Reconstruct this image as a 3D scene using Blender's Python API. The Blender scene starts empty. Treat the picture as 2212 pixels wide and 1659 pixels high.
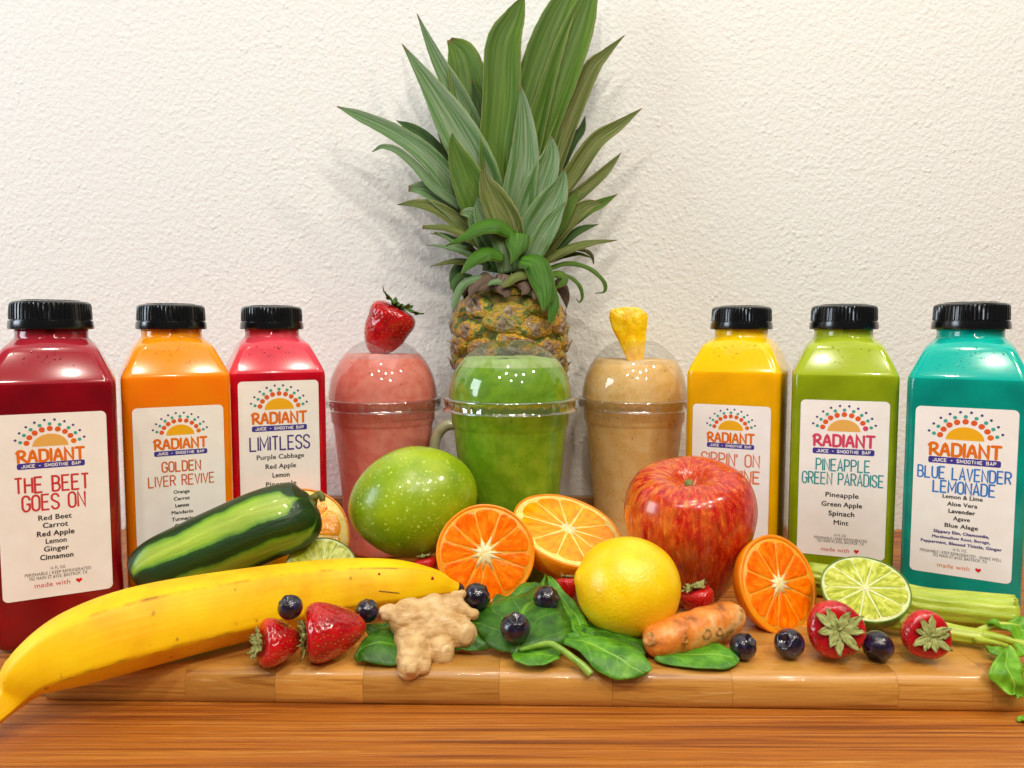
import bpy, bmesh, math, random
import numpy as np
from mathutils import Vector, Matrix, noise as mnoise, Quaternion

random.seed(7)
sc = bpy.context.scene
COL = sc.collection
pi = math.pi
S = 0.01                      # everything below is written in centimetres

# ------------------------------------------------------------------ camera, world, lamps, exposure
H = 17.4
PITCH = math.radians(4.2)
F = 1609.0
cd = bpy.data.cameras.new('camera'); cam = bpy.data.objects.new('camera', cd); COL.objects.link(cam)
cam.location = (0, 0, H*S); cam.rotation_euler = (pi/2-PITCH, 0, 0)
cd.sensor_width = 36; cd.lens = 36*F/2212; cd.clip_start = .01; cd.clip_end = 50
cd.dof.use_dof = True; cd.dof.focus_distance = .47; cd.dof.aperture_fstop = 30
sc.camera = cam
w = bpy.data.worlds.new('World'); sc.world = w; w.use_nodes = True
w.node_tree.nodes['Background'].inputs[0].default_value = (1, .96, .92, 1)
w.node_tree.nodes['Background'].inputs[1].default_value = .09
sc.view_settings.view_transform = 'Standard'; sc.view_settings.look = 'None'
sc.view_settings.exposure = 0.0; sc.view_settings.gamma = 1
sc.cycles.max_bounces = 10; sc.cycles.transparent_max_bounces = 16

def area(name, loc, target, size, power, col, sy=None):
    l = bpy.data.lights.new(name, 'AREA'); l.energy = power; l.color = col; l.size = size*S
    if sy: l.shape = 'RECTANGLE'; l.size_y = sy*S
    o = bpy.data.objects.new(name, l); COL.objects.link(o)
    o.location = Vector(loc)*S
    o.rotation_euler = (Vector(target)-Vector(loc)).to_track_quat('-Z', 'Y').to_euler()
    return o
# daylight from a window on the left, warm ceiling bulbs behind and to the right of the camera
area('window_light', (-135, 5, 55), (0, 55, 12), 50, 10, (.80, .91, 1.0), 70)
area('ceiling_bounce', (0, 10, 185), (0, 42, 0), 170, 6, (1, .985, .96), 120)
for bx_, by_, bz_, e in ((55, -35, 120, 3.0), (25, -55, 125, 2.4), (-15, -45, 130, 2.4), (85, 5, 115, 2.6), (-50, -60, 120, 1.8),
                        (5, -75, 105, 1.5), (60, -80, 105, 1.5), (-8, -10, 140, 1.6)):
    area('bulb_light', (bx_, by_, bz_), (3, 45, 8), 6, e*1.42, (1, .91, .78))

# ------------------------------------------------------------------ placing helpers (photograph pixels of a 2212 px wide view -> points)
CT, ST = math.cos(PITCH), math.sin(PITCH)
def ray(px, py):
    a = (px-1106)/F; b = (829.5-py)/F
    return Vector((a, CT+b*ST, -ST+b*CT))
def W(px, py, D):
    r = ray(px, py); return Vector((0, 0, H)) + r*(D/r.y)
def Wb(px, py, D):
    """like W, but pulled towards the viewer until clear of the board's top and rounded edge"""
    for _ in range(60):
        p = W(px, py, D)
        top = 1.65 if p.y > 33.9 else (1.65-.9*((33.9-p.y)/.7)**2 if p.y > 33.2 else -9)
        if p.z > top+.06: break
        D -= .1
    return p
def G(px, py, z=0):
    r = ray(px, py); return Vector((0, 0, H)) + r*((z-H)/r.z)
def unit(D): return D/F
def rest(px, py, rp, h):
    lo, hi = 25.0, 62.0
    for _ in range(40):
        m = (lo+hi)/2; p = W(px, py, m)
        if p.z - rp*m/F > h: lo = m
        else: hi = m
    return lo
def aim(c, phi, alpha, spin=0):
    """matrix with z axis leaning phi away from the viewer line towards image direction alpha"""
    v = (Vector(c)-Vector((0, 0, H))).normalized()
    r = v.cross(Vector((0, 0, 1))).normalized(); u = r.cross(v)
    p, a = math.radians(phi), math.radians(alpha)
    n = -v*math.cos(p) + (r*math.cos(a)+u*math.sin(a))*math.sin(p)
    t = r - n*r.dot(n)
    if t.length < .2: t = u - n*u.dot(n)
    t.normalize(); b = n.cross(t)
    m = Matrix((t, b, n)).transposed()
    return m @ Matrix.Rotation(math.radians(spin), 3, 'Z')

def lin(c):
    if isinstance(c, str):
        c = c.lstrip('#'); c = [int(c[i:i+2], 16)/255 for i in (0, 2, 4)]
    return tuple((x/12.92 if x <= .04045 else ((x+.055)/1.055)**2.4) for x in c[:3]) + (1,)

# ------------------------------------------------------------------ materials
def mat(name, cols, rough=.5, nscale=1.0, detail=4, stretch=(1, 1, 1), uv=False, bump=0, bscale=8, bstretch=(1, 1, 1), sss=0,
        coat=0, spec=.5, specks=(), distort=0, rvar=0, metallic=0, sheen=0, nrough=.55, croughness=.05):
    """cols: one colour or list of (pos, colour) over a noise; specks: (colour, scale, size, randomkeep)"""
    m = bpy.data.materials.new(name); m.use_nodes = True
    nt = m.node_tree; N = nt.nodes; L = nt.links; b = N['Principled BSDF']
    tc = N.new('ShaderNodeTexCoord'); mp = N.new('ShaderNodeMapping')
    src = tc.outputs['UV' if uv else 'Object']
    L.new(src, mp.inputs[0]); sca = 1 if uv else 100
    mp.inputs['Scale'].default_value = tuple(sca*s for s in stretch)
    if isinstance(cols, (str, tuple)): cols = [(0, cols)]
    if len(cols) == 1:
        rgb = N.new('ShaderNodeRGB'); rgb.outputs[0].default_value = lin(cols[0][1]); out = rgb.outputs[0]
    else:
        nz = N.new('ShaderNodeTexNoise'); nz.inputs['Scale'].default_value = nscale; nz.inputs['Detail'].default_value = detail
        nz.inputs['Roughness'].default_value = nrough; nz.inputs['Distortion'].default_value = distort
        L.new(mp.outputs[0], nz.inputs['Vector'])
        rp = N.new('ShaderNodeValToRGB'); L.new(nz.outputs[0], rp.inputs[0])
        els = rp.color_ramp.elements
        while len(els) < len(cols): els.new(.5)
        for e, (p, c) in zip(els, cols): e.position = .5+(p-.5)*.82; e.color = lin(c)
        out = rp.outputs[0]
    tm = N.new('ShaderNodeMapping'); L.new(tc.outputs['Object'], tm.inputs[0]); tm.inputs['Scale'].default_value = (100,)*3
    for (c, s, size, keep) in specks:
        vo = N.new('ShaderNodeTexVoronoi'); vo.inputs['Scale'].default_value = s; L.new(tm.outputs[0], vo.inputs['Vector'])
        mr = N.new('ShaderNodeMapRange'); L.new(vo.outputs['Distance'], mr.inputs[0])
        mr.inputs[1].default_value = size; mr.inputs[2].default_value = size*.55; mr.clamp = True
        sep = N.new('ShaderNodeSeparateColor'); L.new(vo.outputs['Color'], sep.inputs[0])
        lt = N.new('ShaderNodeMath'); lt.operation = 'LESS_THAN'; L.new(sep.outputs[0], lt.inputs[0]); lt.inputs[1].default_value = keep
        mu = N.new('ShaderNodeMath'); mu.operation = 'MULTIPLY'; L.new(mr.outputs[0], mu.inputs[0]); L.new(lt.outputs[0], mu.inputs[1])
        mx = N.new('ShaderNodeMix'); mx.data_type = 'RGBA'; L.new(mu.outputs[0], mx.inputs[0]); L.new(out, mx.inputs[6])
        mx.inputs[7].default_value = lin(c); out = mx.outputs[2]
    L.new(out, b.inputs['Base Color'])
    b.inputs['Roughness'].default_value = rough; b.inputs['Specular IOR Level'].default_value = spec
    b.inputs['Metallic'].default_value = metallic
    b.inputs['Coat Weight'].default_value = coat; b.inputs['Coat Roughness'].default_value = croughness
    if sss:
        b.inputs['Subsurface Weight'].default_value = sss; b.inputs['Subsurface Scale'].default_value = .006 if sss > .5 else .004
        b.inputs['Subsurface Radius'].default_value = (1, .6, .3)
    if bump:
        bm_ = N.new('ShaderNodeMapping'); L.new(src, bm_.inputs[0]); bm_.inputs['Scale'].default_value = tuple(sca*s for s in bstretch)
        n2 = N.new('ShaderNodeTexNoise'); n2.inputs['Scale'].default_value = bscale; n2.inputs['Detail'].default_value = 4
        L.new(bm_.outputs[0], n2.inputs['Vector'])
        bp = N.new('ShaderNodeBump'); bp.inputs['Strength'].default_value = 1; bp.inputs['Distance'].default_value = bump*S
        L.new(n2.outputs[0], bp.inputs['Height']); L.new(bp.outputs[0], b.inputs['Normal'])
        if coat: L.new(bp.outputs[0], b.inputs['Coat Normal'])
    return m

def clear_plastic(name, tint=(1, 1, 1), rough=.03, base=.05, power=4, edge=.75):
    """thin clear plastic: mirror layer by angle over see-through"""
    m = bpy.data.materials.new(name); m.use_nodes = True
    nt = m.node_tree; N = nt.nodes; L = nt.links; N.clear()
    o = N.new('ShaderNodeOutputMaterial'); mx = N.new('ShaderNodeMixShader'); t = N.new('ShaderNodeBsdfTransparent')
    g = N.new('ShaderNodeBsdfGlossy'); g.inputs['Roughness'].default_value = rough
    fr = N.new('ShaderNodeLayerWeight'); fr.inputs[0].default_value = .5
    pw = N.new('ShaderNodeMath'); pw.operation = 'POWER'; pw.inputs[1].default_value = power; L.new(fr.outputs['Facing'], pw.inputs[0])
    ad = N.new('ShaderNodeMath'); ad.operation = 'MULTIPLY_ADD'; ad.inputs[1].default_value = edge; ad.inputs[2].default_value = base; L.new(pw.outputs[0], ad.inputs[0])
    t.inputs[0].default_value = tint + (1,)
    L.new(ad.outputs[0], mx.inputs[0]); L.new(t.outputs[0], mx.inputs[1]); L.new(g.outputs[0], mx.inputs[2]); L.new(mx.outputs[0], o.inputs[0])
    return m

# ------------------------------------------------------------------ object helpers
def link_mesh(name, verts, faces, m, parent=None, smooth=True, uvs=None, mids=None, auto=None):
    me = bpy.data.meshes.new(name)
    me.from_pydata([tuple(Vector(v)*S) for v in verts], [], faces)
    if uvs is not None:
        ul = me.uv_layers.new(name='UVMap')
        li = np.empty(len(me.loops), dtype=np.int32); me.loops.foreach_get('vertex_index', li)
        ul.data.foreach_set('uv', np.asarray(uvs, dtype=np.float32)[li].ravel())
    for mm in (m if isinstance(m, (list, tuple)) else [m]): me.materials.append(mm)
    if mids is not None: me.polygons.foreach_set('material_index', mids)
    if smooth: me.polygons.foreach_set('use_smooth', [True]*len(me.polygons))
    me.update()
    o = bpy.data.objects.new(name, me); COL.objects.link(o)
    if parent: o.parent = parent
    return o
def tag(o, label=None, cat=None, group=None, kind=None):
    if label: o['label'] = label
    if cat: o['category'] = cat
    if group: o['group'] = group
    if kind: o['kind'] = kind
    return o
def thing(name, loc, label, cat, rot=None, group=None):
    o = bpy.data.objects.new(name, None); COL.objects.link(o); o.empty_display_size = .01
    M = Matrix.Translation(Vector(loc)*S)
    if rot is not None: M = M @ rot.to_4x4()
    o.matrix_world = M
    return tag(o, label, cat, group)
def rotz(d): return Matrix.Rotation(math.radians(d), 3, 'Z')

def cat_rom(pts, n):
    """pts: list of tuples (any length); n samples per span"""
    P = [np.array(p, float) for p in pts]; P = [2*P[0]-P[1]] + P + [2*P[-1]-P[-2]]
    out = []
    for i in range(1, len(P)-2):
        a, b, c, d = P[i-1:i+3]
        for k in range(n):
            t = k/n
            out.append(.5*((2*b)+(-a+c)*t+(2*a-5*b+4*c-d)*t*t+(-a+3*b-3*c+d)*t**3))
    out.append(P[-2]); return out
def nz(p, s=1, seed=0): return mnoise.noise(Vector(p)*s + Vector((seed*7.3, seed*3.1, seed*5.7)))

def lathe(name, prof, m, parent=None, n=48, disp=None, cap=True, mids=None, uvrep=1):
    """prof [(r,z)] bottom to top"""
    V, Fc, U, MI = [], [], [], []
    k = len(prof)
    for j, (r, z) in enumerate(prof):
        for i in range(n+1):
            a = 2*pi*i/n; p = Vector((r*math.cos(a), r*math.sin(a), z))
            if disp: p = disp(p, a if i < n else 0, j/(k-1))
            V.append(p); U.append((i/n*uvrep, j/(k-1)))
    for j in range(k-1):
        for i in range(n):
            a = j*(n+1)+i
            if prof[j][0] < 1e-6: Fc.append((a, a+n+2, a+n+1))
            elif prof[j+1][0] < 1e-6: Fc.append((a, a+1, a+n+1))
            else: Fc.append((a, a+1, a+n+2, a+n+1))
            if mids: MI.append(mids(j))
    o = link_mesh(name, V, Fc, m, parent, True, U, MI or None)
    bm = bmesh.new(); bm.from_mesh(o.data); bmesh.ops.remove_doubles(bm, verts=bm.verts, dist=1e-6)
    bm.to_mesh(o.data); bm.free(); o.data.polygons.foreach_set('use_smooth', [True]*len(o.data.polygons))
    return o

def tube(name, pts, radii, m, parent=None, n=24, sub=6, shape=None, up=Vector((0, 0, 1)), disp=None, capround=True, mids=None):
    """pts 3D control points, radii per point; shape(theta, v)->radius factor"""
    cp = cat_rom([tuple(p)+(r,) for p, r in zip(pts, radii)], sub)
    P = [Vector(c[:3]) for c in cp]; R = [max(c[3], .001) for c in cp]
    V, Fc, U = [], [], []; K = len(P)
    tot = [0]
    for i in range(1, K): tot.append(tot[-1]+(P[i]-P[i-1]).length)
    for i in range(K):
        T = (P[min(i+1, K-1)]-P[max(i-1, 0)]).normalized()
        sd = T.cross(up)
        if sd.length < 1e-3: sd = Vector((1, 0, 0))
        sd.normalize(); nn = sd.cross(T)
        for j in range(n+1):
            th = 2*pi*(j % n)/n
            f = shape(th, tot[i]/tot[-1]) if shape else 1
            p = P[i] + (sd*math.cos(th)+nn*math.sin(th))*R[i]*f
            if disp: p = p + (p-P[i]).normalized()*disp(p, th, tot[i]/tot[-1])
            V.append(p); U.append((j/n, tot[i]/tot[-1]))
    for i in range(K-1):
        for j in range(n):
            a = i*(n+1)+j; Fc.append((a, a+1, a+n+2, a+n+1))
    c0 = len(V); V += [P[0], P[-1]]; U += [(0, 0), (0, 1)]
    for j in range(n):
        Fc.append((c0, j+1, j)); b = (K-1)*(n+1); Fc.append((c0+1, b+j, b+j+1))
    MI = None
    o = link_mesh(name, V, Fc, m, parent, True, U)
    bm = bmesh.new(); bm.from_mesh(o.data); bmesh.ops.remove_doubles(bm, verts=bm.verts, dist=1e-6)
    bmesh.ops.recalc_face_normals(bm, faces=bm.faces)
    bm.to_mesh(o.data); bm.free(); o.data.polygons.foreach_set('use_smooth', [True]*len(o.data.polygons))
    return o

def local(root, pts):
    """world centimetre points into a thing's own frame"""
    Mi = root.matrix_world.inverted()
    return [(Mi @ (Vector(p)*S))/S for p in pts]

def strip(name, C, Sd, Nn, wid, m, parent, thick=.06, fold=.25, nw=6, wave=0, seed=0, serr=0):
    """leaf blade: C centres, Sd side unit vectors, Nn normals, wid half widths"""
    V, Fc, U = [], [], []; K = len(C)
    for i in range(K):
        for s in range(nw+1):
            x = s/nw*2-1
            e = 1-abs(x)**3
            hw = wid[i]
            if serr and abs(x) == 1 and i % 2: hw *= 1+serr
            base = C[i]+Sd[i]*(x*hw)+Nn[i]*(fold*hw*x*x)
            if wave: base = base+Nn[i]*(wave*nz((x*1.3, i/K*5, 0), 1.5, seed)*(.3+abs(x)))
            V.append(base+Nn[i]*(thick*.5*e+.004)); V.append(base-Nn[i]*(thick*.5*e+.004))
            U += [(s/nw, i/(K-1))]*2
    st = 2*(nw+1)
    for i in range(K-1):
        for s in range(nw):
            a = i*st+2*s
            Fc.append((a, a+2, a+st+2, a+st)); Fc.append((a+1, a+st+1, a+st+3, a+3))
        a = i*st; Fc.append((a, a+st, a+st+1, a+1)); a = i*st+2*nw; Fc.append((a, a+1, a+st+1, a+st))
    for i in (0, K-1):
        for s in range(nw):
            a = i*st+2*s; Fc.append((a, a+1, a+3, a+2) if i == 0 else (a, a+2, a+3, a+1))
    return link_mesh(name, V, Fc, m, parent, True, U)

def sheet(name, stations, m, parent, thick=.05, belly=.2, nw=10, sub=5, wave=.15, seed=0, veins=.035):
    """leaf from stations ((lx,ly,lD),(rx,ry,rD)) in photo pixels and distance"""
    st = [tuple(Wb(*a))+tuple(Wb(*b)) for a, b in stations]
    cp = cat_rom(st, sub); K = len(cp); V, Fc, U = [], [], []
    for i, c in enumerate(cp):
        l, r = Vector(c[:3]), Vector(c[3:])
        c2 = cp[min(i+1, K-1)]; c1 = cp[max(i-1, 0)]
        T = (Vector(c2[:3])+Vector(c2[3:])-Vector(c1[:3])-Vector(c1[3:]))
        nn = (r-l).cross(T)
        if nn.length < 1e-6: nn = Vector((0, 0, 1))
        nn.normalize()
        if nn.z < 0: nn = -nn
        wd = (r-l).length
        for s in range(nw+1):
            x = s/nw; q = l.lerp(r, x); y = 2*x-1
            q = q+nn*(belly*wd*(1-y*y)*.3 - .06*math.exp(-(y*7)**2)*wd*.4)
            v = i/(K-1)
            q = q+nn*(1.5*wave*nz((x*2.2, v*3.5, seed), 1.2, seed)+veins*abs(math.sin((v*4.5-abs(y)*1.1)*pi)))
            V.append(q+nn*thick*.5); V.append(q-nn*thick*.5); U += [(x, v)]*2
    sN = 2*(nw+1)
    for i in range(K-1):
        for s in range(nw):
            a = i*sN+2*s
            Fc.append((a, a+2, a+sN+2, a+sN)); Fc.append((a+1, a+sN+1, a+sN+3, a+3))
        a = i*sN; Fc.append((a, a+sN, a+sN+1, a+1)); a = i*sN+2*nw; Fc.append((a, a+1, a+sN+1, a+sN))
    for i in (0, K-1):
        for s in range(nw):
            a = i*sN+2*s; Fc.append((a, a+1, a+3, a+2) if i == 0 else (a, a+2, a+3, a+1))
    V = local(parent, V)
    return link_mesh(name, V, Fc, m, parent, True, U)

def copy_tree(o, name=None):
    c = o.copy(); COL.objects.link(c)
    for ch in o.children:
        d = ch.copy(); COL.objects.link(d); d.parent = c
        for g in ch.children:
            e = g.copy(); COL.objects.link(e); e.parent = d
    return c

# ------------------------------------------------------------------ wall, tabletop
def wall_mat():
    m = bpy.data.materials.new('white_plaster'); m.use_nodes = True
    nt = m.node_tree; N = nt.nodes; L = nt.links; b = N['Principled BSDF']
    tc = N.new('ShaderNodeTexCoord'); mp = N.new('ShaderNodeMapping'); mp.inputs['Scale'].default_value = (100,)*3
    L.new(tc.outputs['Object'], mp.inputs[0])
    b.inputs['Base Color'].default_value = lin('#eaedec'); b.inputs['Roughness'].default_value = .75
    n1 = N.new('ShaderNodeTexNoise'); n1.inputs['Scale'].default_value = 3.1; n1.inputs['Detail'].default_value = 3; n1.inputs['Roughness'].default_value = .5; n1.inputs['Distortion'].default_value = 0
    n2 = N.new('ShaderNodeTexVoronoi'); n2.feature = 'SMOOTH_F1'; n2.inputs['Scale'].default_value = 1.8
    L.new(mp.outputs[0], n1.inputs['Vector']); L.new(mp.outputs[0], n2.inputs['Vector'])
    mr = N.new('ShaderNodeMapRange'); mr.inputs[1].default_value = .32; mr.inputs[2].default_value = .05; L.new(n2.outputs['Distance'], mr.inputs[0])
    mr2 = N.new('ShaderNodeMapRange'); mr2.inputs[1].default_value = .3; mr2.inputs[2].default_value = .75; L.new(n1.outputs[0], mr2.inputs[0]); mr2.interpolation_type = 'SMOOTHSTEP'
    n4 = N.new('ShaderNodeTexNoise'); n4.inputs['Scale'].default_value = .35; n4.inputs['Detail'].default_value = 3; L.new(mp.outputs[0], n4.inputs['Vector'])
    m4 = N.new('ShaderNodeMapRange'); m4.inputs[1].default_value = .42; m4.inputs[2].default_value = .66; m4.inputs[3].default_value = .15; m4.inputs[4].default_value = 1.4; L.new(n4.outputs[0], m4.inputs[0])
    ad = N.new('ShaderNodeMath'); ad.operation = 'MULTIPLY_ADD'; L.new(mr.outputs[0], ad.inputs[0]); L.new(m4.outputs[0], ad.inputs[1]); L.new(mr2.outputs[0], ad.inputs[2])
    bp = N.new('ShaderNodeBump'); bp.inputs['Distance'].default_value = .00085; bp.inputs['Strength'].default_value = .45
    L.new(ad.outputs[0], bp.inputs['Height']); L.new(bp.outputs[0], b.inputs['Normal'])
    return m
WALL_D = 64.0
wl = link_mesh('wall', [(-160, WALL_D, -40), (160, WALL_D, -40), (160, WALL_D, 150), (-160, WALL_D, 150),
                        (-160, WALL_D+4, -40), (160, WALL_D+4, -40), (160, WALL_D+4, 150), (-160, WALL_D+4, 150)],
               [(0, 1, 2, 3), (4, 7, 6, 5), (3, 2, 6, 7), (0, 4, 5, 1), (0, 3, 7, 4), (1, 5, 6, 2)], wall_mat(), smooth=False)
tag(wl, kind='structure')

def wood(name, cols, sx=.035, sy=1.0, sz=1.0, fine=.6, rough=.45, bump=.03, scale=1.2, coat=0, dist=0, objrand=0):
    m = bpy.data.materials.new(name); m.use_nodes = True
    nt = m.node_tree; N = nt.nodes; L = nt.links; b = N['Principled BSDF']
    tc = N.new('ShaderNodeTexCoord'); mp = N.new('ShaderNodeMapping'); mp.inputs['Scale'].default_value = (100*sx, 100*sy, 100*sz)
    L.new(tc.outputs['Object'], mp.inputs[0])
    if objrand:
        oi = N.new('ShaderNodeObjectInfo'); mu = N.new('ShaderNodeMath'); mu.operation = 'MULTIPLY'; mu.inputs[1].default_value = 90
        L.new(oi.outputs['Random'], mu.inputs[0]); cb = N.new('ShaderNodeCombineXYZ'); L.new(mu.outputs[0], cb.inputs[1]); L.new(mu.outputs[0], cb.inputs[0])
        L.new(cb.outputs[0], mp.inputs['Location'])
    n1 = N.new('ShaderNodeTexNoise'); n1.inputs['Scale'].default_value = scale; n1.inputs['Detail'].default_value = 3; n1.inputs['Distortion'].default_value = dist
    L.new(mp.outputs[0], n1.inputs['Vector'])
    m2 = N.new('ShaderNodeMapping'); m2.inputs['Scale'].default_value = (100*sx*3, 100*sy*4, 100*sz*4); L.new(tc.outputs['Object'], m2.inputs[0])
    n2 = N.new('ShaderNodeTexNoise'); n2.inputs['Scale'].default_value = scale*2; n2.inputs['Detail'].default_value = 5; L.new(m2.outputs[0], n2.inputs['Vector'])
    ml = N.new('ShaderNodeMath'); ml.operation = 'MULTIPLY_ADD'; L.new(n2.outputs[0], ml.inputs[0]); ml.inputs[1].default_value = fine*.4
    sb = N.new('ShaderNodeMath'); sb.operation = 'SUBTRACT'; L.new(n1.outputs[0], sb.inputs[0]); sb.inputs[1].default_value = fine*.2; L.new(sb.outputs[0], ml.inputs[2])
    rp = N.new('ShaderNodeValToRGB'); L.new(ml.outputs[0], rp.inputs[0]); els = rp.color_ramp.elements
    while len(els) < len(cols): els.new(.5)
    for e, (p, c) in zip(els, cols): e.position = p; e.color = lin(c)
    out = rp.outputs[0]
    if objrand:
        hs = N.new('ShaderNodeHueSaturation'); L.new(out, hs.inputs['Color'])
        mr = N.new('ShaderNodeMapRange'); L.new(oi.outputs['Random'], mr.inputs[0]); mr.inputs[3].default_value = .8; mr.inputs[4].default_value = 1.12
        L.new(mr.outputs[0], hs.inputs['Value']); out = hs.outputs[0]
    L.new(out, b.inputs['Base Color']); b.inputs['Roughness'].default_value = rough; b.inputs['Coat Weight'].default_value = coat
    bp = N.new('ShaderNodeBump'); bp.inputs['Distance'].default_value = bump*S; L.new(ml.outputs[0], bp.inputs['Height']); L.new(bp.outputs[0], b.inputs['Normal'])
    return m
M_table = wood('stained_pine', [(.32, '#74390a'), (.42, '#9c5412'), (.48, '#b76a1a'), (.53, '#a25a14'), (.58, '#c47c2c'), (.64, '#aa6216'), (.72, '#d29246')], sx=.045, sy=2.6, scale=1.1, bump=.16, rough=.42, dist=.5)
tt = link_mesh('tabletop', [(-110, 5, 0), (110, 5, 0), (110, 63.8, 0), (-110, 63.8, 0), (-110, 5, -3), (110, 5, -3), (110, 63.8, -3), (-110, 63.8, -3)],
               [(0, 1, 2, 3), (4, 7, 6, 5), (3, 2, 6, 7), (0, 4, 5, 1), (0, 3, 7, 4), (1, 5, 6, 2)], M_table, smooth=False)
tag(tt, kind='structure')
# batten along the foot of the wall
M_batten = wood('pale_pine', [(.35, '#8a6038'), (.5, '#a87a4c'), (.65, '#bd9468')], sx=.04, sy=1, sz=1.5, rough=.6)
a, b = W(560, 1100, 63), W(1600, 1100, 63)
zb = W(1106, 1076, 62.9).z
bt = link_mesh('wooden_batten', [(a.x, 62.9, .01), (b.x, 62.9, .01), (b.x, 63.9, .01), (a.x, 63.9, .01), (a.x, 62.9, zb), (b.x, 62.9, zb), (b.x, 63.9, zb), (a.x, 63.9, zb)],
               [(3, 2, 1, 0), (4, 5, 6, 7), (0, 1, 5, 4), (1, 2, 6, 5), (2, 3, 7, 6), (3, 0, 4, 7)], M_batten, smooth=False)
tag(bt, 'pale wooden batten lying along the foot of the wall behind the cups', 'batten')

# ------------------------------------------------------------------ cutting board: staves glued side by side, front row with a bullnose
BT = 1.65
M_board = wood('oiled_maple', [(.3, '#a06828'), (.42, '#bf8438'), (.52, '#cf9646'), (.62, '#c48a3c'), (.72, '#dcae66')], sx=.1, sy=.4, sz=2.2, scale=.8, rough=.33, bump=.02, coat=.15, dist=2.2, objrand=1, fine=.5)
byaw = -1.35
board = thing('cutting_board', (0, 33.2, 0), 'long bullnosed butcher block board carrying the fruit in front of the bottles', 'cutting board', rotz(byaw))
XL, XR = -22.7, 24.2
def nose(z, t=BT):      # how far the front face falls back at height z
    lo, rt_ = .35, .75
    if z < lo: return .16*(1-z/lo)**2
    if z > t-rt_:
        q = (z-(t-rt_))/rt_; return .62*(1-math.sqrt(max(0, 1-q*q)))
    return 0
def stave(x0, x1, y0, y1, front):
    g = .006
    x0 += g; x1 -= g
    prof = []
    if front:
        zs = [0, .1, .35, .6, .9, 1.05, 1.2, 1.33, 1.44, 1.52, 1.58, 1.62, 1.64, 1.65]
        prof = [(nose(z), z) for z in zs] + [(y1-y0-g, BT), (y1-y0-g, 0)]
    else:
        prof = [(g, 0), (g, BT-.02), (g+.02, BT), (y1-y0-g-.02, BT), (y1-y0-g, BT-.02), (y1-y0-g, 0)]
    nx = 10
    V, Fc = [], []; K = len(prof)
    for i in range(nx+1):
        x = x0+(x1-x0)*i/nx
        for (py, pz) in prof:
            yy = y0+py
            xx = x
            # plan rounding and side bullnose at the board's two ends
            for end, sgn in ((XL, 1), (XR, -1)):
                d = (x-end)*sgn
                rc = 1.4
                if front and d < rc and yy-0 < rc:
                    push = rc-math.sqrt(max(rc*rc-(rc-max(d, 0))**2, 0)); yy = max(yy, y0+push*.8+py*.75)
                if d < .05: xx = end+sgn*nose(pz)*.6
            V.append((xx, yy, pz+ (0.02 if pz == 0 else 0)))
    for i in range(nx):
        for j in range(K):
            a = i*K+j; b_ = i*K+(j+1) % K; Fc.append((a, a+K, b_+K, b_))
    Fc.append(tuple(range(K))); Fc.append(tuple(nx*K+j for j in reversed(range(K))))
    o = link_mesh('stave', V, Fc, M_board, board, False)
    o.data.polygons.foreach_set('use_smooth', [len(p.vertices) == 4 for p in o.data.polygons])
    o.data.set_sharp_from_angle(angle=math.radians(35))
    return o
seams_px = [190, 392, 590, 782, 1078, 1322, 1580, 1932, 2130]
cuts = [XL]+[W(x, 1490, 33.2).x for x in seams_px[1:]]+[XR]
for i in range(len(cuts)-1): stave(cuts[i], cuts[i+1], 0, 3.2, True)
rr = random.Random(3)
for r_ in range(2):
    x = XL; y0 = 3.2+r_*2.5; y1 = y0+(2.5, 2.0)[r_]
    while x < XR-.1:
        x2 = min(XR, x+rr.uniform(5, 9))
        if XR-x2 < 2: x2 = XR
        stave(x, x2, y0, y1, False); x = x2

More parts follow.
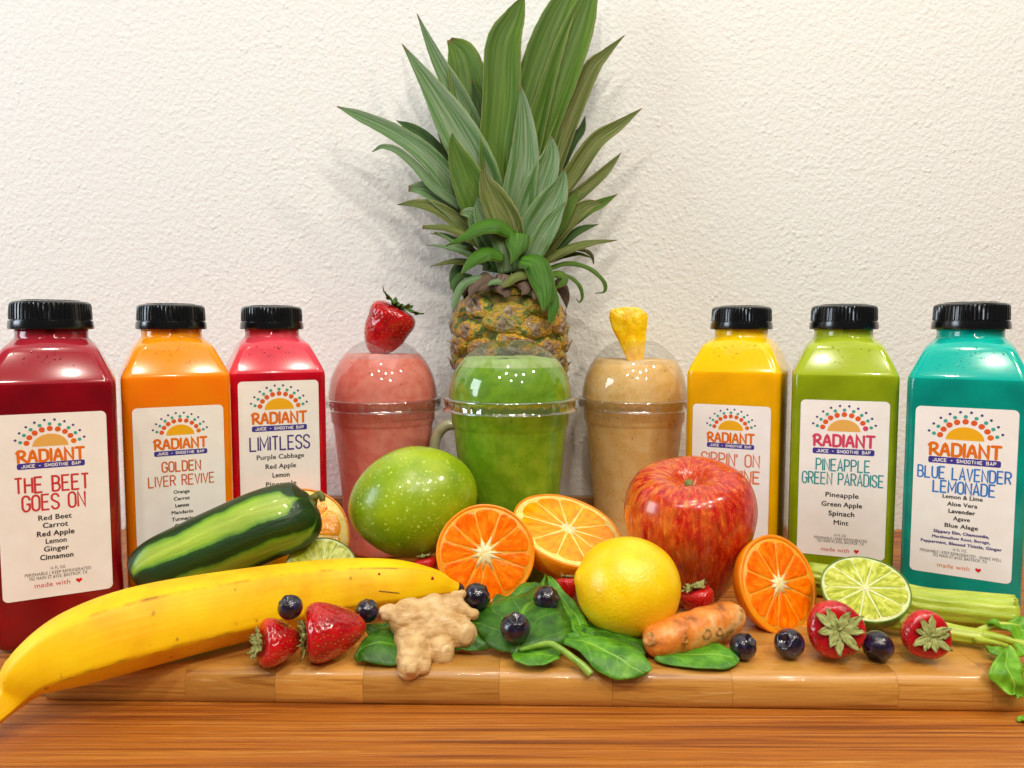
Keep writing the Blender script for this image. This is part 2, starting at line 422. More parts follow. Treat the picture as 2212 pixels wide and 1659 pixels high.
# ------------------------------------------------------------------ lettering
def arc(cx, cy, rx, ry, a0, a1, n=8):
    return [(cx+rx*math.cos(math.radians(a0+(a1-a0)*i/n)), cy+ry*math.sin(math.radians(a0+(a1-a0)*i/n))) for i in range(n+1)]
GL = {
 'A': [[(0, 0), (.5, 1), (1, 0)], [(.17, .3), (.83, .3)]],
 'B': [[(0, 0), (0, 1), (.5, 1)]+arc(.5, .76, .42, .24, 90, -90)+[(0, .52)], [(.5, .52)]+arc(.5, .26, .5, .26, 90, -90)+[(0, 0)]],
 'C': [[(1, .7)]+arc(.5, .75, .5, .25, 0, 180)+arc(.5, .25, .5, .25, 180, 360)+[(1, .3)]],
 'D': [[(0, 0), (0, 1), (.45, 1)]+arc(.45, .72, .55, .28, 90, 0)+arc(.45, .28, .55, .28, 0, -90)+[(0, 0)]],
 'E': [[(1, 1), (0, 1), (0, 0), (1, 0)], [(0, .52), (.85, .52)]],
 'F': [[(1, 1), (0, 1), (0, 0)], [(0, .52), (.85, .52)]],
 'G': [[(1, .72)]+arc(.5, .75, .5, .25, 0, 180)+arc(.5, .25, .5, .25, 180, 360)+[(1, .46), (.55, .46)]],
 'H': [[(0, 0), (0, 1)], [(1, 0), (1, 1)], [(0, .52), (1, .52)]],
 'I': [[(0, 0), (0, 1)]],
 'J': [[(1, 1)]+arc(.5, .25, .5, .25, 0, -180)],
 'L': [[(0, 1), (0, 0), (1, 0)]],
 'M': [[(0, 0), (0, 1), (.5, .25), (1, 1), (1, 0)]],
 'N': [[(0, 0), (0, 1), (1, 0), (1, 1)]],
 'O': [arc(.5, .75, .5, .25, 0, 180)+arc(.5, .25, .5, .25, 180, 360)+[(1, .75)]],
 'P': [[(0, 0), (0, 1), (.5, 1)]+arc(.5, .73, .5, .27, 90, -90)+[(0, .46)]],
 'R': [[(0, 0), (0, 1), (.5, 1)]+arc(.5, .75, .5, .25, 90, -90)+[(0, .5)], [(.5, .5), (1, 0)]],
 'S': [[(1, .77)]+arc(.5, .77, .5, .23, 0, 180)+[(.08, .62), (.5, .5), (.92, .38)]+arc(.5, .23, .5, .23, 0, -180)],
 'T': [[(0, 1), (1, 1)], [(.5, 1), (.5, 0)]],
 'U': [[(0, 1)]+arc(.5, .25, .5, .25, 180, 360)+[(1, 1)]],
 'V': [[(0, 1), (.5, 0), (1, 1)]],
 "'": [[(0, 1), (0, .72)]],
 '+': [[(.1, .5), (.9, .5)], [(.5, .25), (.5, .75)]],
}
GW = {'I': 0, "'": 0, 'M': 1.3}
# the wordmark's letters: R with a swung leg, round hand-drawn A and D
GR = dict(GL)
GR['R'] = [[(.12, 0), (.12, .95)], [(-.05, .8)]+arc(.45, .72, .5, .27, 130, -80)+[(.3, .42), (.62, .3), (1.15, .0)]]
GR['A'] = [[(0, 0), (.35, .82), (.5, .92), (.65, .82), (1, 0)], [(.2, .32), (.85, .32)]]
class Print:
    """collects flat print on a label plane: x to the right, y up, k = layer"""
    def __init__(s): s.V, s.F, s.M, s.k = [], [], [], 0
    def poly(s, pts, mi, tri=None):
        s.k += 1; z = .0015*(s.k % 9)+.004; b_ = len(s.V)
        s.V += [(x, y, z) for x, y in pts]
        if tri is None: s.F.append(tuple(range(b_, b_+len(pts)))); s.M.append(mi)
        else:
            for t in tri: s.F.append(tuple(b_+i for i in t)); s.M.append(mi)
    def disc(s, x, y, r, mi, n=14): s.poly([(x+r*math.cos(2*pi*i/n), y+r*math.sin(2*pi*i/n)) for i in range(n)], mi)
    def stroke(s, pts, w_, mi, rnd=True):
        P = [Vector((x, y)) for x, y in pts]
        Q = [P[0]]
        for p in P[1:]:
            if (p-Q[-1]).length > 1e-4: Q.append(p)
        P = Q; n = len(P); L_, R_ = [], []
        for i in range(n):
            d1 = (P[i]-P[i-1]).normalized() if i else None
            d2 = (P[i+1]-P[i]).normalized() if i < n-1 else None
            if d1 is None: d1 = d2
            if d2 is None: d2 = d1
            n1 = Vector((-d1.y, d1.x)); n2 = Vector((-d2.y, d2.x)); m_ = n1+n2
            if m_.length < 1e-3: m_ = n1
            m_.normalize(); c = max(m_.dot(n1), .42); o_ = m_*(w_/2/c)
            L_.append(P[i]+o_); R_.append(P[i]-o_)
        tri = [(i, n+i, n+i+1, i+1) for i in range(n-1)]
        s.poly([tuple(p) for p in L_+R_], mi, tri)
        if rnd:
            s.disc(P[0].x, P[0].y, w_/2, mi, 10); s.disc(P[-1].x, P[-1].y, w_/2, mi, 10)
    def caps(s, text, cx, cy, wd, ht, sw, mi, font=GL, rnd=False, gap=.36, wob=0):
        adv = []
        for ch in text: adv.append(.7 if ch == ' ' else GW.get(ch, 1.0))
        tot = sum(adv)+gap*(len(text)-1)
        u = (wd-sw)/tot; x = cx-wd/2+sw/2
        for q, (ch, a_) in enumerate(zip(text, adv)):
            if ch != ' ':
                dy = wob*math.sin(q*2.1)
                for st_ in font[ch]:
                    s.stroke([(x+px*a_*u if a_ else x+px*u, cy-ht/2+sw/2+dy+py*(ht-sw)) for px, py in st_], sw, mi, rnd)
            x += (a_+gap)*u
    def text(s, txt, cx, cy, wd, ht, mi, bold=.0, ref=None):
        """filled outlines of the built-in typeface, fitted to a width; ht = cap height"""
        cu = bpy.data.curves.new('t', 'FONT'); cu.body = txt; cu.offset = bold; cu.resolution_u = 3; cu.space_character = 1.04
        ob = bpy.data.objects.new('t', cu); COL.objects.link(ob)
        dg = bpy.context.evaluated_depsgraph_get(); me = ob.evaluated_get(dg).to_mesh()
        vs = [(v.co.x, v.co.y) for v in me.vertices]; fs = [tuple(p.vertices) for p in me.polygons]
        ob.evaluated_get(dg).to_mesh_clear(); bpy.data.objects.remove(ob); bpy.data.curves.remove(cu)
        x0 = min(v[0] for v in vs); x1 = max(v[0] for v in vs)
        sy_ = ht/.72; sx_ = wd/(x1-x0)
        s.poly([((v[0]-(x0+x1)/2)*sx_+cx, (v[1]-.34)*sy_+cy) for v in vs], mi, fs)
    def heart(s, cx, cy, r, mi):
        pts = []
        for i in range(28):
            t = 2*pi*i/28
            pts.append((cx+r*(16*math.sin(t)**3)/17, cy+r*(13*math.cos(t)-5*math.cos(2*t)-2*math.cos(3*t)-math.cos(4*t))/17))
        s.poly(pts, mi)
    def build(s, name, mats_, parent, y):
        if not s.V: return
        used = sorted(set(s.M)); mp_ = {m_: i for i, m_ in enumerate(used)}
        V = [(x, y-z, yy) for x, yy, z in s.V]
        return link_mesh(name, V, s.F, [mats_[i] for i in used], parent, False, None, [mp_[i] for i in s.M])

def ink(name, c): return mat(name, c, rough=.45, spec=.3)
INK = [ink('orange_ink', '#e8761a'), ink('yellow_ink', '#f4b41c'), ink('teal_ink', '#3fae9c'), ink('navy_ink', '#4a4788'), ink('bar_ink', '#433a98'),
       ink('white_ink', '#f4f2f4'), ink('black_ink', '#2a2627'), ink('dot_orange_ink', '#e2602b'), ink('heart_ink', '#e02426'),
       ink('beet_red_ink', '#cf3b3e'), ink('rust_ink', '#d3683c'), ink('violet_ink', '#4a3a86'), ink('coral_ink', '#e07a48'), ink('sea_ink', '#2f97a0'), ink('blue_ink', '#2f7fd0'),
       ink('pink_ink', '#d9486a'), ink('faded_sun_ink', '#eab35c'), ink('amber_orange_ink', '#dd6f34')]

# ------------------------------------------------------------------ bottles
def rsq(hw, rc, n=8):
    """rounded square outline, counter-clockwise"""
    pts = []
    for cx, cy, a0 in ((1, 1, 0), (-1, 1, 90), (-1, -1, 180), (1, -1, 270)):
        for i in range(n+1):
            a_ = math.radians(a0+90*i/n); pts.append((cx*(hw-rc)+rc*math.cos(a_), cy*(hw-rc)+rc*math.sin(a_)))
    return pts
BPROF = [(0.0, 2.2, .6), (.02, 2.55, .6), (.12, 2.8, .6), (.32, 2.98, .55), (.6, 3.08, .5), (1.0, 3.1, .48), (6, 3.1, .46), (12, 3.1, .46), (14.25, 3.1, .46), (14.5, 3.08, .5),
         (14.7, 3.0, .5), (14.95, 2.9, .5), (15.5, 2.65, .52), (16.05, 2.4, .58), (16.3, 2.28, .7), (16.45, 2.19, 1.0), (16.58, 2.1, 1.4), (16.7, 2.0, 1.8), (16.8, 1.9, 1.85), (16.9, 1.82, 1.82), (17.05, 1.8, 1.8), (17.9, 1.8, 1.8)]
M_cap = mat('black_plastic', '#07090c', rough=.22, spec=.6, coat=.3)
M_label = mat('label_paper', [(.3, '#f6f2ef'), (.7, '#fcfaf8')], rough=.4, nscale=.6, bump=.008, bscale=1.2, spec=.4)
def juice_mat(name, deep, light):
    m = mat(name, [(.35, deep), (.65, light)], rough=.16, nscale=.35, detail=3, sss=.6, coat=.5, spec=.3)
    return m
cap_mesh = None
def bottle(px, D, rot, deep, light, film, cap_, label, kind, lab_px, prints, logo, group='bottles of juice'):
    c = W(px, 711, D); root = thing('juice_bottle', (c.x, c.y, .01), label, 'bottle', rotz(rot), group)
    mj, mf = juice_mat(kind+'_juice', deep, light), juice_mat(kind+'_film', film, film)
    V, Fc, MI = [], [], []; prof = []
    for a_, b_ in zip(BPROF[:-1], BPROF[1:]): prof.append(a_)
    prof.append(BPROF[-1]); K = 36
    for z, hw, rc in prof:
        for x, y in rsq(hw, rc): V.append((x, y, z))
    for i in range(len(prof)-1):
        for j in range(K):
            a_ = i*K+j; b_ = i*K+(j+1) % K
            Fc.append((a_, b_, b_+K, a_+K)); MI.append(1 if prof[i][0] >= 14.5 else 0)
    Fc.append(tuple(reversed(range(K)))); MI.append(0)
    Fc.append(tuple((len(prof)-1)*K+j for j in range(K))); MI.append(1)
    o = link_mesh('bottle_body', V, Fc, [mj, mf], root, True, None, MI)
    # droplets of condensation inside the shoulder
    r = random.Random(int(px)); V, Fc = [], []
    for q in range(22):
        x = r.gauss(0, .8); t = r.random(); z = 15.0+1.35*t; yy = -(2.88-(z-14.95)*.425)
        s_ = r.uniform(.02, .06); b0 = len(V); ln = r.choice((1, 1, 1.8, 2.6))
        if abs(x) > -yy-.5: continue
        for (dx, dy, dz) in ((0, -1, 0), (1, 0, 0), (0, 0, 1), (-1, 0, 0), (0, 0, -1), (.6, -.6, .6), (-.6, -.6, .6), (-.6, -.6, -.6), (.6, -.6, -.6)):
            V.append((x+dx*s_, yy+dy*s_*.6, z+dz*s_*ln))
        for f in ((0, 5, 6), (0, 6, 7), (0, 7, 8), (0, 8, 5), (5, 2, 6), (6, 3, 7), (7, 4, 8), (8, 1, 5), (1, 2, 5), (2, 3, 6), (3, 4, 7), (4, 1, 8)): Fc.append(tuple(b0+i for i in f))
    co_ = link_mesh('condensation', V, Fc, mf, root); bm = bmesh.new(); bm.from_mesh(co_.data); bmesh.ops.recalc_face_normals(bm, faces=bm.faces); bm.to_mesh(co_.data); bm.free(); tag(co_, kind='stuff')
    # cap: ribbed skirt over a plain band
    global cap_mesh
    if cap_mesh is None:
        prof = [(1.95, 17.38), (2.1, 17.4), (2.12, 17.5), (2.08, 17.86), (2.0, 17.88), (2.0, 17.93), (2.05, 17.96), (2.04, 18.3), (2.02, 18.72), (1.98, 18.84), (1.88, 18.93), (1.7, 18.97), (1.5, 18.97), (1.45, 19.03), (0, 19.04)]
        def rib(p, a_, v):
            if 17.94 < p.z < 18.8:
                k_ = 1 if (round(a_/(2*pi)*224) % 4) >= 2 else 0
                p = Vector((p.x*(1-.025*k_), p.y*(1-.025*k_), p.z))
            return p
        co = lathe('cap', prof, M_cap, root, 224, rib); cap_mesh = co.data
        co.data.set_sharp_from_angle(angle=math.radians(24))
        co.data.update()
    else:
        co = bpy.data.objects.new('cap', cap_mesh); COL.objects.link(co); co.parent = root
    # label
    zt = lab_px; LH, LW = 10.0, 5.14
    fy = -3.1-.012
    pts = rsq(1, .0)
    out = []
    rc = .28
    for cx, cz, a0 in ((1, 1, 0), (-1, 1, 90), (-1, -1, 180), (1, -1, 270)):
        for i in range(7):
            a_ = math.radians(a0+15*i); out.append((cx*(LW/2-rc)+rc*math.cos(a_), cz*(LH/2-rc)+rc*math.sin(a_)))
    zc = zt-LH/2
    V = [(x, fy, zc+z) for x, z in out]+[(x, fy+.011, zc+z) for x, z in out]; n = len(out)
    Fc = [tuple(range(n)), tuple(reversed(range(n, 2*n)))]+[(i, i+n, (i+1) % n+n, (i+1) % n) for i in range(n)]
    lb = link_mesh('label', V, Fc, M_label, root, False)
    # the print
    Y = lambda f: zt-f*LH
    sunf, radf, barf, lw, mi_r, mi_d, mi_s, ox = logo
    P = Print(); R0 = lw*LW/3.85          # logo unit
    sx, sz = ox, Y(sunf)
    n = 24; P.poly([(sx+1.0*R0*math.cos(pi*i/n), sz+.8*R0*math.sin(pi*i/n)) for i in range(n+1)], mi_s)
    for i in range(9):
        a_ = math.radians(13+154*i/8); P.disc(sx+1.34*R0*math.cos(a_), sz+1.14*R0*math.sin(a_), .168*R0, mi_d if i not in (0,) else mi_r)
    for i in range(9):
        a_ = math.radians(13+154*i/8); P.disc(sx+1.68*R0*math.cos(a_), sz+1.44*R0*math.sin(a_), .11*R0, 2)
    for i in range(10):
        a_ = math.radians(16+148*i/9); P.disc(sx+1.98*R0*math.cos(a_), sz+1.72*R0*math.sin(a_), .078*R0, 3)
    P.build('sun_logo', INK, lb, fy)
    P = Print(); P.caps('RADIANT', ox, Y(radf), lw*LW, .9*R0, .17*R0, mi_r, GR, True, .42, .01); P.build('brand_lettering', INK, lb, fy)
    P = Print(); bw, bh = lw*LW*.98, .4*R0
    q = []
    for cx, cz, a0 in ((1, 1, 0), (-1, 1, 90), (-1, -1, 180), (1, -1, 270)):
        for i in range(5):
            a_ = math.radians(a0+22.5*i); q.append((ox+cx*(bw/2-.1)+.1*math.cos(a_), Y(barf)+cz*(bh/2-.1)+.1*math.sin(a_)))
    P.k = -1; P.poly(q, 4); P.k = 1
    P.caps('JUICE + SMOOTHIE BAR', ox, Y(barf), bw*.88, bh*.58, .042*R0, 5, GL, False, .55)
    P.build('tagline_bar', INK, lb, fy)
    for nm, lines in prints:
        P = Print()
        for (t, f, hf, wf, mi, dx) in lines:
            if nm == 'title_lettering': P.caps(t, dx, Y(f), wf*LW, hf*LH, min(.115, wf*LW/len(t)*.24), mi)
            elif t == 'HEART': P.heart(dx, Y(f), hf*LH, mi)
            else:
                P.text(t, dx, Y(f), wf*LW, hf*LH, mi)
                if nm == 'ingredient_lettering':      # a second strike makes the letters bold
                    P.text(t, dx+.022, Y(f), wf*LW, hf*LH, mi); P.text(t, dx+.011, Y(f)+.012, wf*LW, hf*LH, mi)
        P.build(nm, INK, lb, fy)
    return root
def smallprint(f1, f2, f3, f4, mi, wide=False, xo=0):
    return [('16 FL OZ.', f1, .017, .14, 6, xo), ('PERISHABLE | KEEP REFRIGERATED - SHAKE WELL' if wide else 'PERISHABLE | KEEP REFRIGERATED', f2, .018, .8 if wide else .6, 6, xo),
            ('702 MAIN ST #103, BASTROP, TX', f3, .018, .53, 6, xo), ('made with', f4, .027, .32, mi, xo-.3), ('HEART', f4, .016, 0, 8, xo+.95)]
def ing(lst, h=.03, mi=6, cw=1.2, xo=0): return [(t, f, h*.92, cw*len(t)*h, mi, xo) for t, f in lst]
bottle(112, 42.4, 28, '#7c0012', '#920014', '#a82434', None, 'dark crimson beet juice bottle at the left edge of the row', 'beet', W(112, 893, 39.6).z,
       [('title_lettering', [('THE BEET', .381, .092, .68, 9, -.1), ('GOES ON', .478, .092, .58, 9, -.05)]),
        ('ingredient_lettering', ing([('Red Beet', .563), ('Carrot', .605), ('Red Apple', .65), ('Lemon', .693), ('Ginger', .735), ('Cinnamon', .779)], .031, xo=-.05)),
        ('small_print', smallprint(.842, .867, .889, .928, 9))], (.176, .224, .278, .62, 0, 7, 16, -.1))
bottle(371, 48.3, 29, '#ff8200', '#ff8c00', '#ffa018', None, 'orange juice bottle standing between the crimson and the pinkish red bottle', 'carrot', W(371, 879, 45.4).z,
       [('title_lettering', [('GOLDEN', .37, .07, .44, 10, .05), ('LIVER REVIVE', .457, .07, .74, 10, .05)]),
        ('ingredient_lettering', ing([('Orange', .53), ('Carrot', .572), ('Lemon', .615), ('Mandarin', .658), ('Turmeric', .70), ('Ginger', .742), ('Dandelion', .787)], .0245))],
       (.176, .228, .286, .6, 0, 7, 1, .05))
bottle(588, 52.1, 24, '#b8001c', '#cc0424', '#e64a5c', None, 'pinkish red juice bottle beside the pink smoothie cup', 'cabbage', W(588, 823, 49.2).z,
       [('title_lettering', [('LIMITLESS', .415, .1, .76, 11, 0)]),
        ('ingredient_lettering', ing([('Purple Cabbage', .506), ('Red Apple', .57), ('Lemon', .63), ('Pineapple', .69)], .035))],
       (.19, .245, .315, .7, 0, 7, 1, 0))
bottle(1601, 52.7, -27, '#e8ac00', '#f6b800', '#ffcc10', None, 'golden yellow juice bottle behind the red apple', 'yellow', W(1601, 876, 49.8).z,
       [('title_lettering', [("SIPPIN' ON", .37, .09, .76, 12, 0), ('SUNSHINE', .48, .09, .78, 12, 0)]),
        ('ingredient_lettering', ing([('Golden Beet', .575)], .032))], (.17, .222, .277, .62, 0, 7, 1, 0))
bottle(1822, 49.5, -20, '#849a0a', '#93a80e', '#aabd2c', None, 'olive green juice bottle between the yellow and the teal bottle', 'green', W(1822, 866, 46.5).z,
       [('title_lettering', [('PINEAPPLE', .412, .082, .62, 13, 0), ('GREEN PARADISE', .5, .082, .93, 13, 0)]),
        ('ingredient_lettering', ing([('Pineapple', .603), ('Green Apple', .663), ('Spinach', .722), ('Mint', .78)], .0345)),
        ('small_print', smallprint(.862, .886, .905, .957, 9))], (.196, .255, .324, .71, 15, 7, 16, 0))
bottle(2096, 45.6, -32, '#008c80', '#00a090', '#10bcac', None, 'teal blue juice bottle at the right edge of the row', 'teal', W(2096, 883, 42.6).z,
       [('title_lettering', [('BLUE LAVENDER', .39, .078, .92, 14, 0), ('LEMONADE', .472, .078, .62, 14, .05)]),
        ('ingredient_lettering', ing([('Lemon & Lime', .528), ('Aloe Vera', .571), ('Lavender', .613), ('Agave', .656), ('Blue Alage', .7)], .027)
         + ing([('Slippery Elm, Chamomile,', .742), ('Marshmallow Root, Borage,', .775), ('Peppermint, Blessed Thistle, Ginger', .808)], .0195, 11, 1.16)),
        ('small_print', smallprint(.842, .868, .889, .945, 0, True))], (.19, .25, .315, .72, 0, 7, 1, 0))

# ------------------------------------------------------------------ smoothie cups
M_clear = clear_plastic('clear_cup_plastic', base=.035, power=7, edge=.3)
M_lid = clear_plastic('clear_lid_plastic', tint=(.93, .935, .94), base=.08, power=3.5, edge=.6)
M_rim = clear_plastic('lid_rim_plastic', tint=(.95, .95, .95), base=.3, rough=.08, power=2.5)
def smoothie(px, D, scale, cols, foam, fill, label, speck, hue):
    c = W(px, 1100, D); s = scale
    root = thing('smoothie_cup', (c.x, c.y, .01), label, 'cup', None, 'cups of smoothie')
    zr = W(px, 864, D).z                                   # height of the lid's flange
    R = lambda x: x*s
    body = [(0, .15), (R(2.85), .12), (R(2.92), .25), (R(3.0), .8), (R(3.95), zr-1.9), (R(4.0), zr-1.75), (R(4.12), zr-1.55), (R(4.18), zr-.4), (R(4.25), zr-.25)]
    lathe('cup_wall', [(R(2.4), .0), (R(2.9), .0)]+[(r+.02, z) for r, z in body[1:]]+[(R(4.42), zr-.1), (R(4.46), zr+.02)], M_clear, root, 72)
    ms = mat(hue+'_smoothie', cols, rough=.4, nscale=1.3, sss=.2, coat=0, specks=speck, bump=.012, bscale=5, spec=.3)
    mf = mat(hue+'_foam', foam, rough=.5, nscale=2.2, specks=speck[:1], bump=.04, bscale=4)
    # dome profile
    ht = W(px, 737, D).z-(zr+.25)
    def dome(t): a_ = t*math.radians(67.8); return (R(4.3)*math.cos(a_), zr+.2+ht*math.sin(a_)/math.sin(math.radians(67.8)))
    top = [(r-.02, z) for r, z in body]
    dp = [dome(fill*i/9) for i in range(10)]
    prof = [(0, .16)]+[(r, z) for r, z in top[1:]]+[(r-.04, z) for r, z in dp]
    rl, zl = prof[-1]; nb = len(prof)
    prof += [(rl*.93, zl+.04), (rl*.75, zl+.0), (rl*.4, zl-.03), (0, zl-.02)]
    def wob(p, a_, v):
        if p.z > zl-.3 and math.hypot(p.x, p.y) < rl*1.01:
            k_ = .12*nz((math.cos(a_)*1.5, math.sin(a_)*1.5, 0), 1, px); p = Vector((p.x, p.y, p.z+k_))
        return p
    lathe('smoothie', prof, [ms, mf], root, 72, wob, mids=lambda j: 1 if j >= nb-(3 if hue == 'green' else 2) else 0)
    # flange: two rolled rims with a crimped band between
    fl = [(4.2, .22), (4.62, .2), (4.7, .14), (4.7, .06), (4.58, -.02), (4.55, -.12), (4.56, -.5), (4.62, -.58), (4.72, -.6), (4.74, -.66), (4.6, -.7)]
    def crimp(p, a_, v):
        if -.5 < p.z-zr < -.05:
            k_ = .02*(1 if (round(a_/(2*pi)*144)//2) % 2 else -1)
            p = Vector((p.x*(1+k_), p.y*(1+k_), p.z))
        return p
    lathe('lid_flange', [(R(a_), zr+b_) for a_, b_ in fl], M_rim, root, 144, crimp)
    dl = [dome(i/14) for i in range(15)]
    rt, zt = dl[-1]
    lathe('dome_lid', dl+[(rt-.12, zt+.05), (rt-.3, zt+.04), (rt-.38, zt)], M_lid, root, 72)
    # stacking lugs
    for q in range(5):
        a_ = math.radians(-120+q*72+px % 40); V = []
        for (t, zz, o_) in ((-.3, .25, 0), (.3, .25, 0), (.3, .85, -.1), (-.3, .85, -.1), (-.28, .25, .22), (.28, .25, .22), (.26, .75, .16), (-.26, .75, .16)):
            r_ = R(4.12)+o_; V.append((r_*math.cos(a_)-t*math.sin(a_), r_*math.sin(a_)+t*math.cos(a_), zr+zz))
        link_mesh('stacking_lug', V, [(4, 5, 6, 7), (3, 2, 6, 7)[::-1], (0, 4, 7, 3), (1, 2, 6, 5)], M_clear, root, False)
    # caught highlights: beads of moisture on the lid
    return root, (c.x, c.y, zt), rt
cup1, c1t, _ = smoothie(831, 58.0, .97, [(.35, '#ee8474'), (.65, '#f79c8a')], [(.3, '#dd8a80'), (.7, '#e8a196')], .68, 'clear domed cup of pink smoothie with a strawberry on top',
         [('#a3352f', 1.6, .12, .5), ('#f4a898', 3.4, .12, .5), ('#8f2c28', 4.2, .1, .35)], 'pink')
cup2, c2t, _ = smoothie(1102, 50.0, .955, [(.35, '#6a9c14'), (.65, '#82b024')], [(.3, '#8fb052'), (.7, '#a9c473')], .60, 'clear domed cup of green smoothie in front of the pineapple',
         [('#3c6410', 2.2, .1, .5), ('#3a5c10', 5, .1, .4), ('#8cb040', 4, .1, .35)], 'green')
cup3, c3t, _ = smoothie(1367, 58.7, .955, [(.35, '#f2c67a'), (.65, '#f9d694')], [(.3, '#dfb878'), (.7, '#e9c78c')], .58, 'clear domed cup of tan smoothie topped with a pineapple chunk',
         [('#5c3c14', 2.0, .12, .6), ('#6b4a1a', 4.6, .13, .55), ('#b07c34', 7, .16, .4)], 'tan')

# ------------------------------------------------------------------ strawberries
M_berry = mat('strawberry_flesh', [(.3, '#9c0410'), (.6, '#c40a14'), (.8, '#d62218')], rough=.22, nscale=.9, sss=.15, coat=.5, bump=.01, bscale=6)
M_seed = mat('strawberry_seed', [(.3, '#8d3a10'), (.7, '#c98c2c')], rough=.4, nscale=9)
M_sepal = mat('strawberry_sepal', [(.3, '#80602e'), (.44, '#97a050'), (.58, '#b2bd7c'), (.75, '#d0cc9c')], rough=.65, nscale=1, uv=True, stretch=(7, 2, 1), detail=6, bump=.03, bscale=1, bstretch=(14, 1.5, 1), spec=.3)
M_sepal2 = mat('fresh_sepal', [(.3, '#33591a'), (.7, '#567c2c')], rough=.5, nscale=2)
SPROF = [(0, -1.32), (.12, -1.3), (.3, -1.2), (.5, -.98), (.68, -.7), (.83, -.38), (.94, -.05), (1.0, .22), (1.0, .42), (.93, .6), (.78, .72), (.55, .76), (.3, .72), (0, .66)]
def berry_meshes(seed, prof):
    sp = cat_rom(prof, 5); r = random.Random(seed)
    n = 96; K = len(sp)
    seeds = []; N = 210
    zmin, zmax = prof[0][1], .66
    zs = np.array([p[1] for p in sp[:-12]]); rs = np.array([p[0] for p in sp[:-12]])
    for i in range(N):
        z = zmin+.08+(zmax-zmin-.08)*(i/N)**.72; th = i*2.39996+r.uniform(-.12, .12)
        rad = float(np.interp(z, zs, rs)); seeds.append((rad*math.cos(th), rad*math.sin(th), z, th))
    SA = np.array([s[:3] for s in seeds])
    V, Fc, U = [], [], []
    for j, (rad, z) in enumerate(sp):
        for i in range(n):
            a_ = 2*pi*i/n; p = np.array([rad*math.cos(a_), rad*math.sin(a_), z])
            k_ = 1+.05*nz(p, 1.1, seed)+.03*math.cos(3*a_+seed)
            d = np.sqrt(((SA-p)**2).sum(1)).min()
            k_ -= .06*math.exp(-(d/.05)**2)
            V.append((p[0]*k_, p[1]*k_, z)); U.append((i/n, j/K))
    for j in range(K-1):
        for i in range(n):
            a_ = j*n+i; b_ = j*n+(i+1) % n; Fc.append((a_, b_, b_+n, a_+n))
    SV, SF = [], []
    for (x, y, z, th) in seeds:
        k_ = 1+.05*nz((x, y, z), 1.1, seed)+.03*math.cos(3*th+seed)
        x, y = x*k_*.985, y*k_*.985; b0 = len(SV)
        o_ = Vector((math.cos(th), math.sin(th), 0)); t = Vector((-math.sin(th), math.cos(th), 0)); c_ = Vector((x, y, z))
        for q in (c_+o_*.03, c_+t*.022, c_+Vector((0, 0, .035)), c_-t*.022, c_-Vector((0, 0, .035))): SV.append(q)
        for f in ((0, 1, 2), (0, 2, 3), (0, 3, 4), (0, 4, 1)): SF.append(tuple(b0+i for i in f))
    return V, Fc, U, SV, SF
BM = [berry_meshes(1, SPROF), berry_meshes(2, [(r*1.02, z*.86+.02) for r, z in SPROF]), berry_meshes(3, [(0, -1.5), (.2, -1.46), (.42, -1.32), (.62, -1.08), (.8, -.75), (.92, -.4), (.95, -.05), (1.0, .25), (.98, .5), (.86, .68), (.62, .78), (.35, .78), (0, .7)])]
def strawberry(c, R, rot, label, kind=0, nsep=9, sep=.62, fresh=False, curl=.4, seed=0, group='loose strawberries'):
    V, Fc, U, SV, SF = BM[kind]
    root = thing('strawberry', c, label, 'strawberry', rot, group)
    link_mesh('flesh', [Vector(v)*R for v in V], Fc, M_berry, root, True, U)
    tag(link_mesh('seeds', [v*R for v in SV], SF, M_seed, root, False), kind='stuff')
    r = random.Random(seed+5)
    for i in range(nsep):
        a_ = 2*pi*i/nsep+r.uniform(-.2, .2); ln = sep*r.uniform(.75, 1.2); C, Sd, Nn, wd = [], [], [], []
        o_ = Vector((math.cos(a_), math.sin(a_), 0)); t = Vector((-math.sin(a_), math.cos(a_), 0))
        cu = curl*r.uniform(.5, 1.5); tw = r.uniform(-.4, .4)
        for k_ in range(9):
            u = k_/8; rad = .06+u*ln
            z = .7+.03*(1+i % 2)-.22*max(0, rad-.5)**2*2+.16*cu*math.sin(u*2.6)+cu*max(0, u-.55)**2*1.8
            C.append((o_*rad+t*tw*u*u*.25+Vector((0, 0, z+.03)))*R); Sd.append(t); Nn.append((Vector((0, 0, 1))+o_*.2).normalized())
            wd.append(R*.18*max(.03, math.sin(pi*min(1, u*.9+.1))**.7*(1-u*.15)) if u < 1 else .01)
        strip('sepal', C, Sd, Nn, wd, M_sepal2 if fresh else M_sepal, root, thick=.018*R, fold=.12, nw=6, wave=.16*R, seed=i+seed)
    tube('stem', [Vector((0, 0, .66))*R, Vector((.03, 0, .8))*R, Vector((.08, .02, .92 if not fresh else 1.0))*R], [.1*R, .07*R, .06*R], M_sepal2 if fresh else M_sepal, root, 8, 3)
    return root
def sb(px, py, rp, phi, al, label, h=BT, spin=0, D=None, **kw):
    D = D or rest(px, py, rp, h); c = W(px, py, D)
    return strawberry(c, rp*D/F*math.cos(math.atan((px-1106)/F)), aim(c, phi, al, spin), label, **kw)
sb(596, 1388, 54, 68, 178, 'small strawberry with pale leaves facing left below the banana', kind=1, seed=1, sep=.6)
sb(708, 1365, 66, 84, 184, 'large strawberry lying with its tip pointing right below the banana', kind=0, seed=2, sep=.62, spin=30)
sb(1800, 1358, 65, 14, -5, 'strawberry between two blueberries showing its faded leafy top', kind=1, seed=3, sep=.82, spin=40)
sb(1994, 1370, 58, 24, 0, 'strawberry beside the celery stem showing its star of leaves', kind=1, seed=4, sep=.8, spin=10)
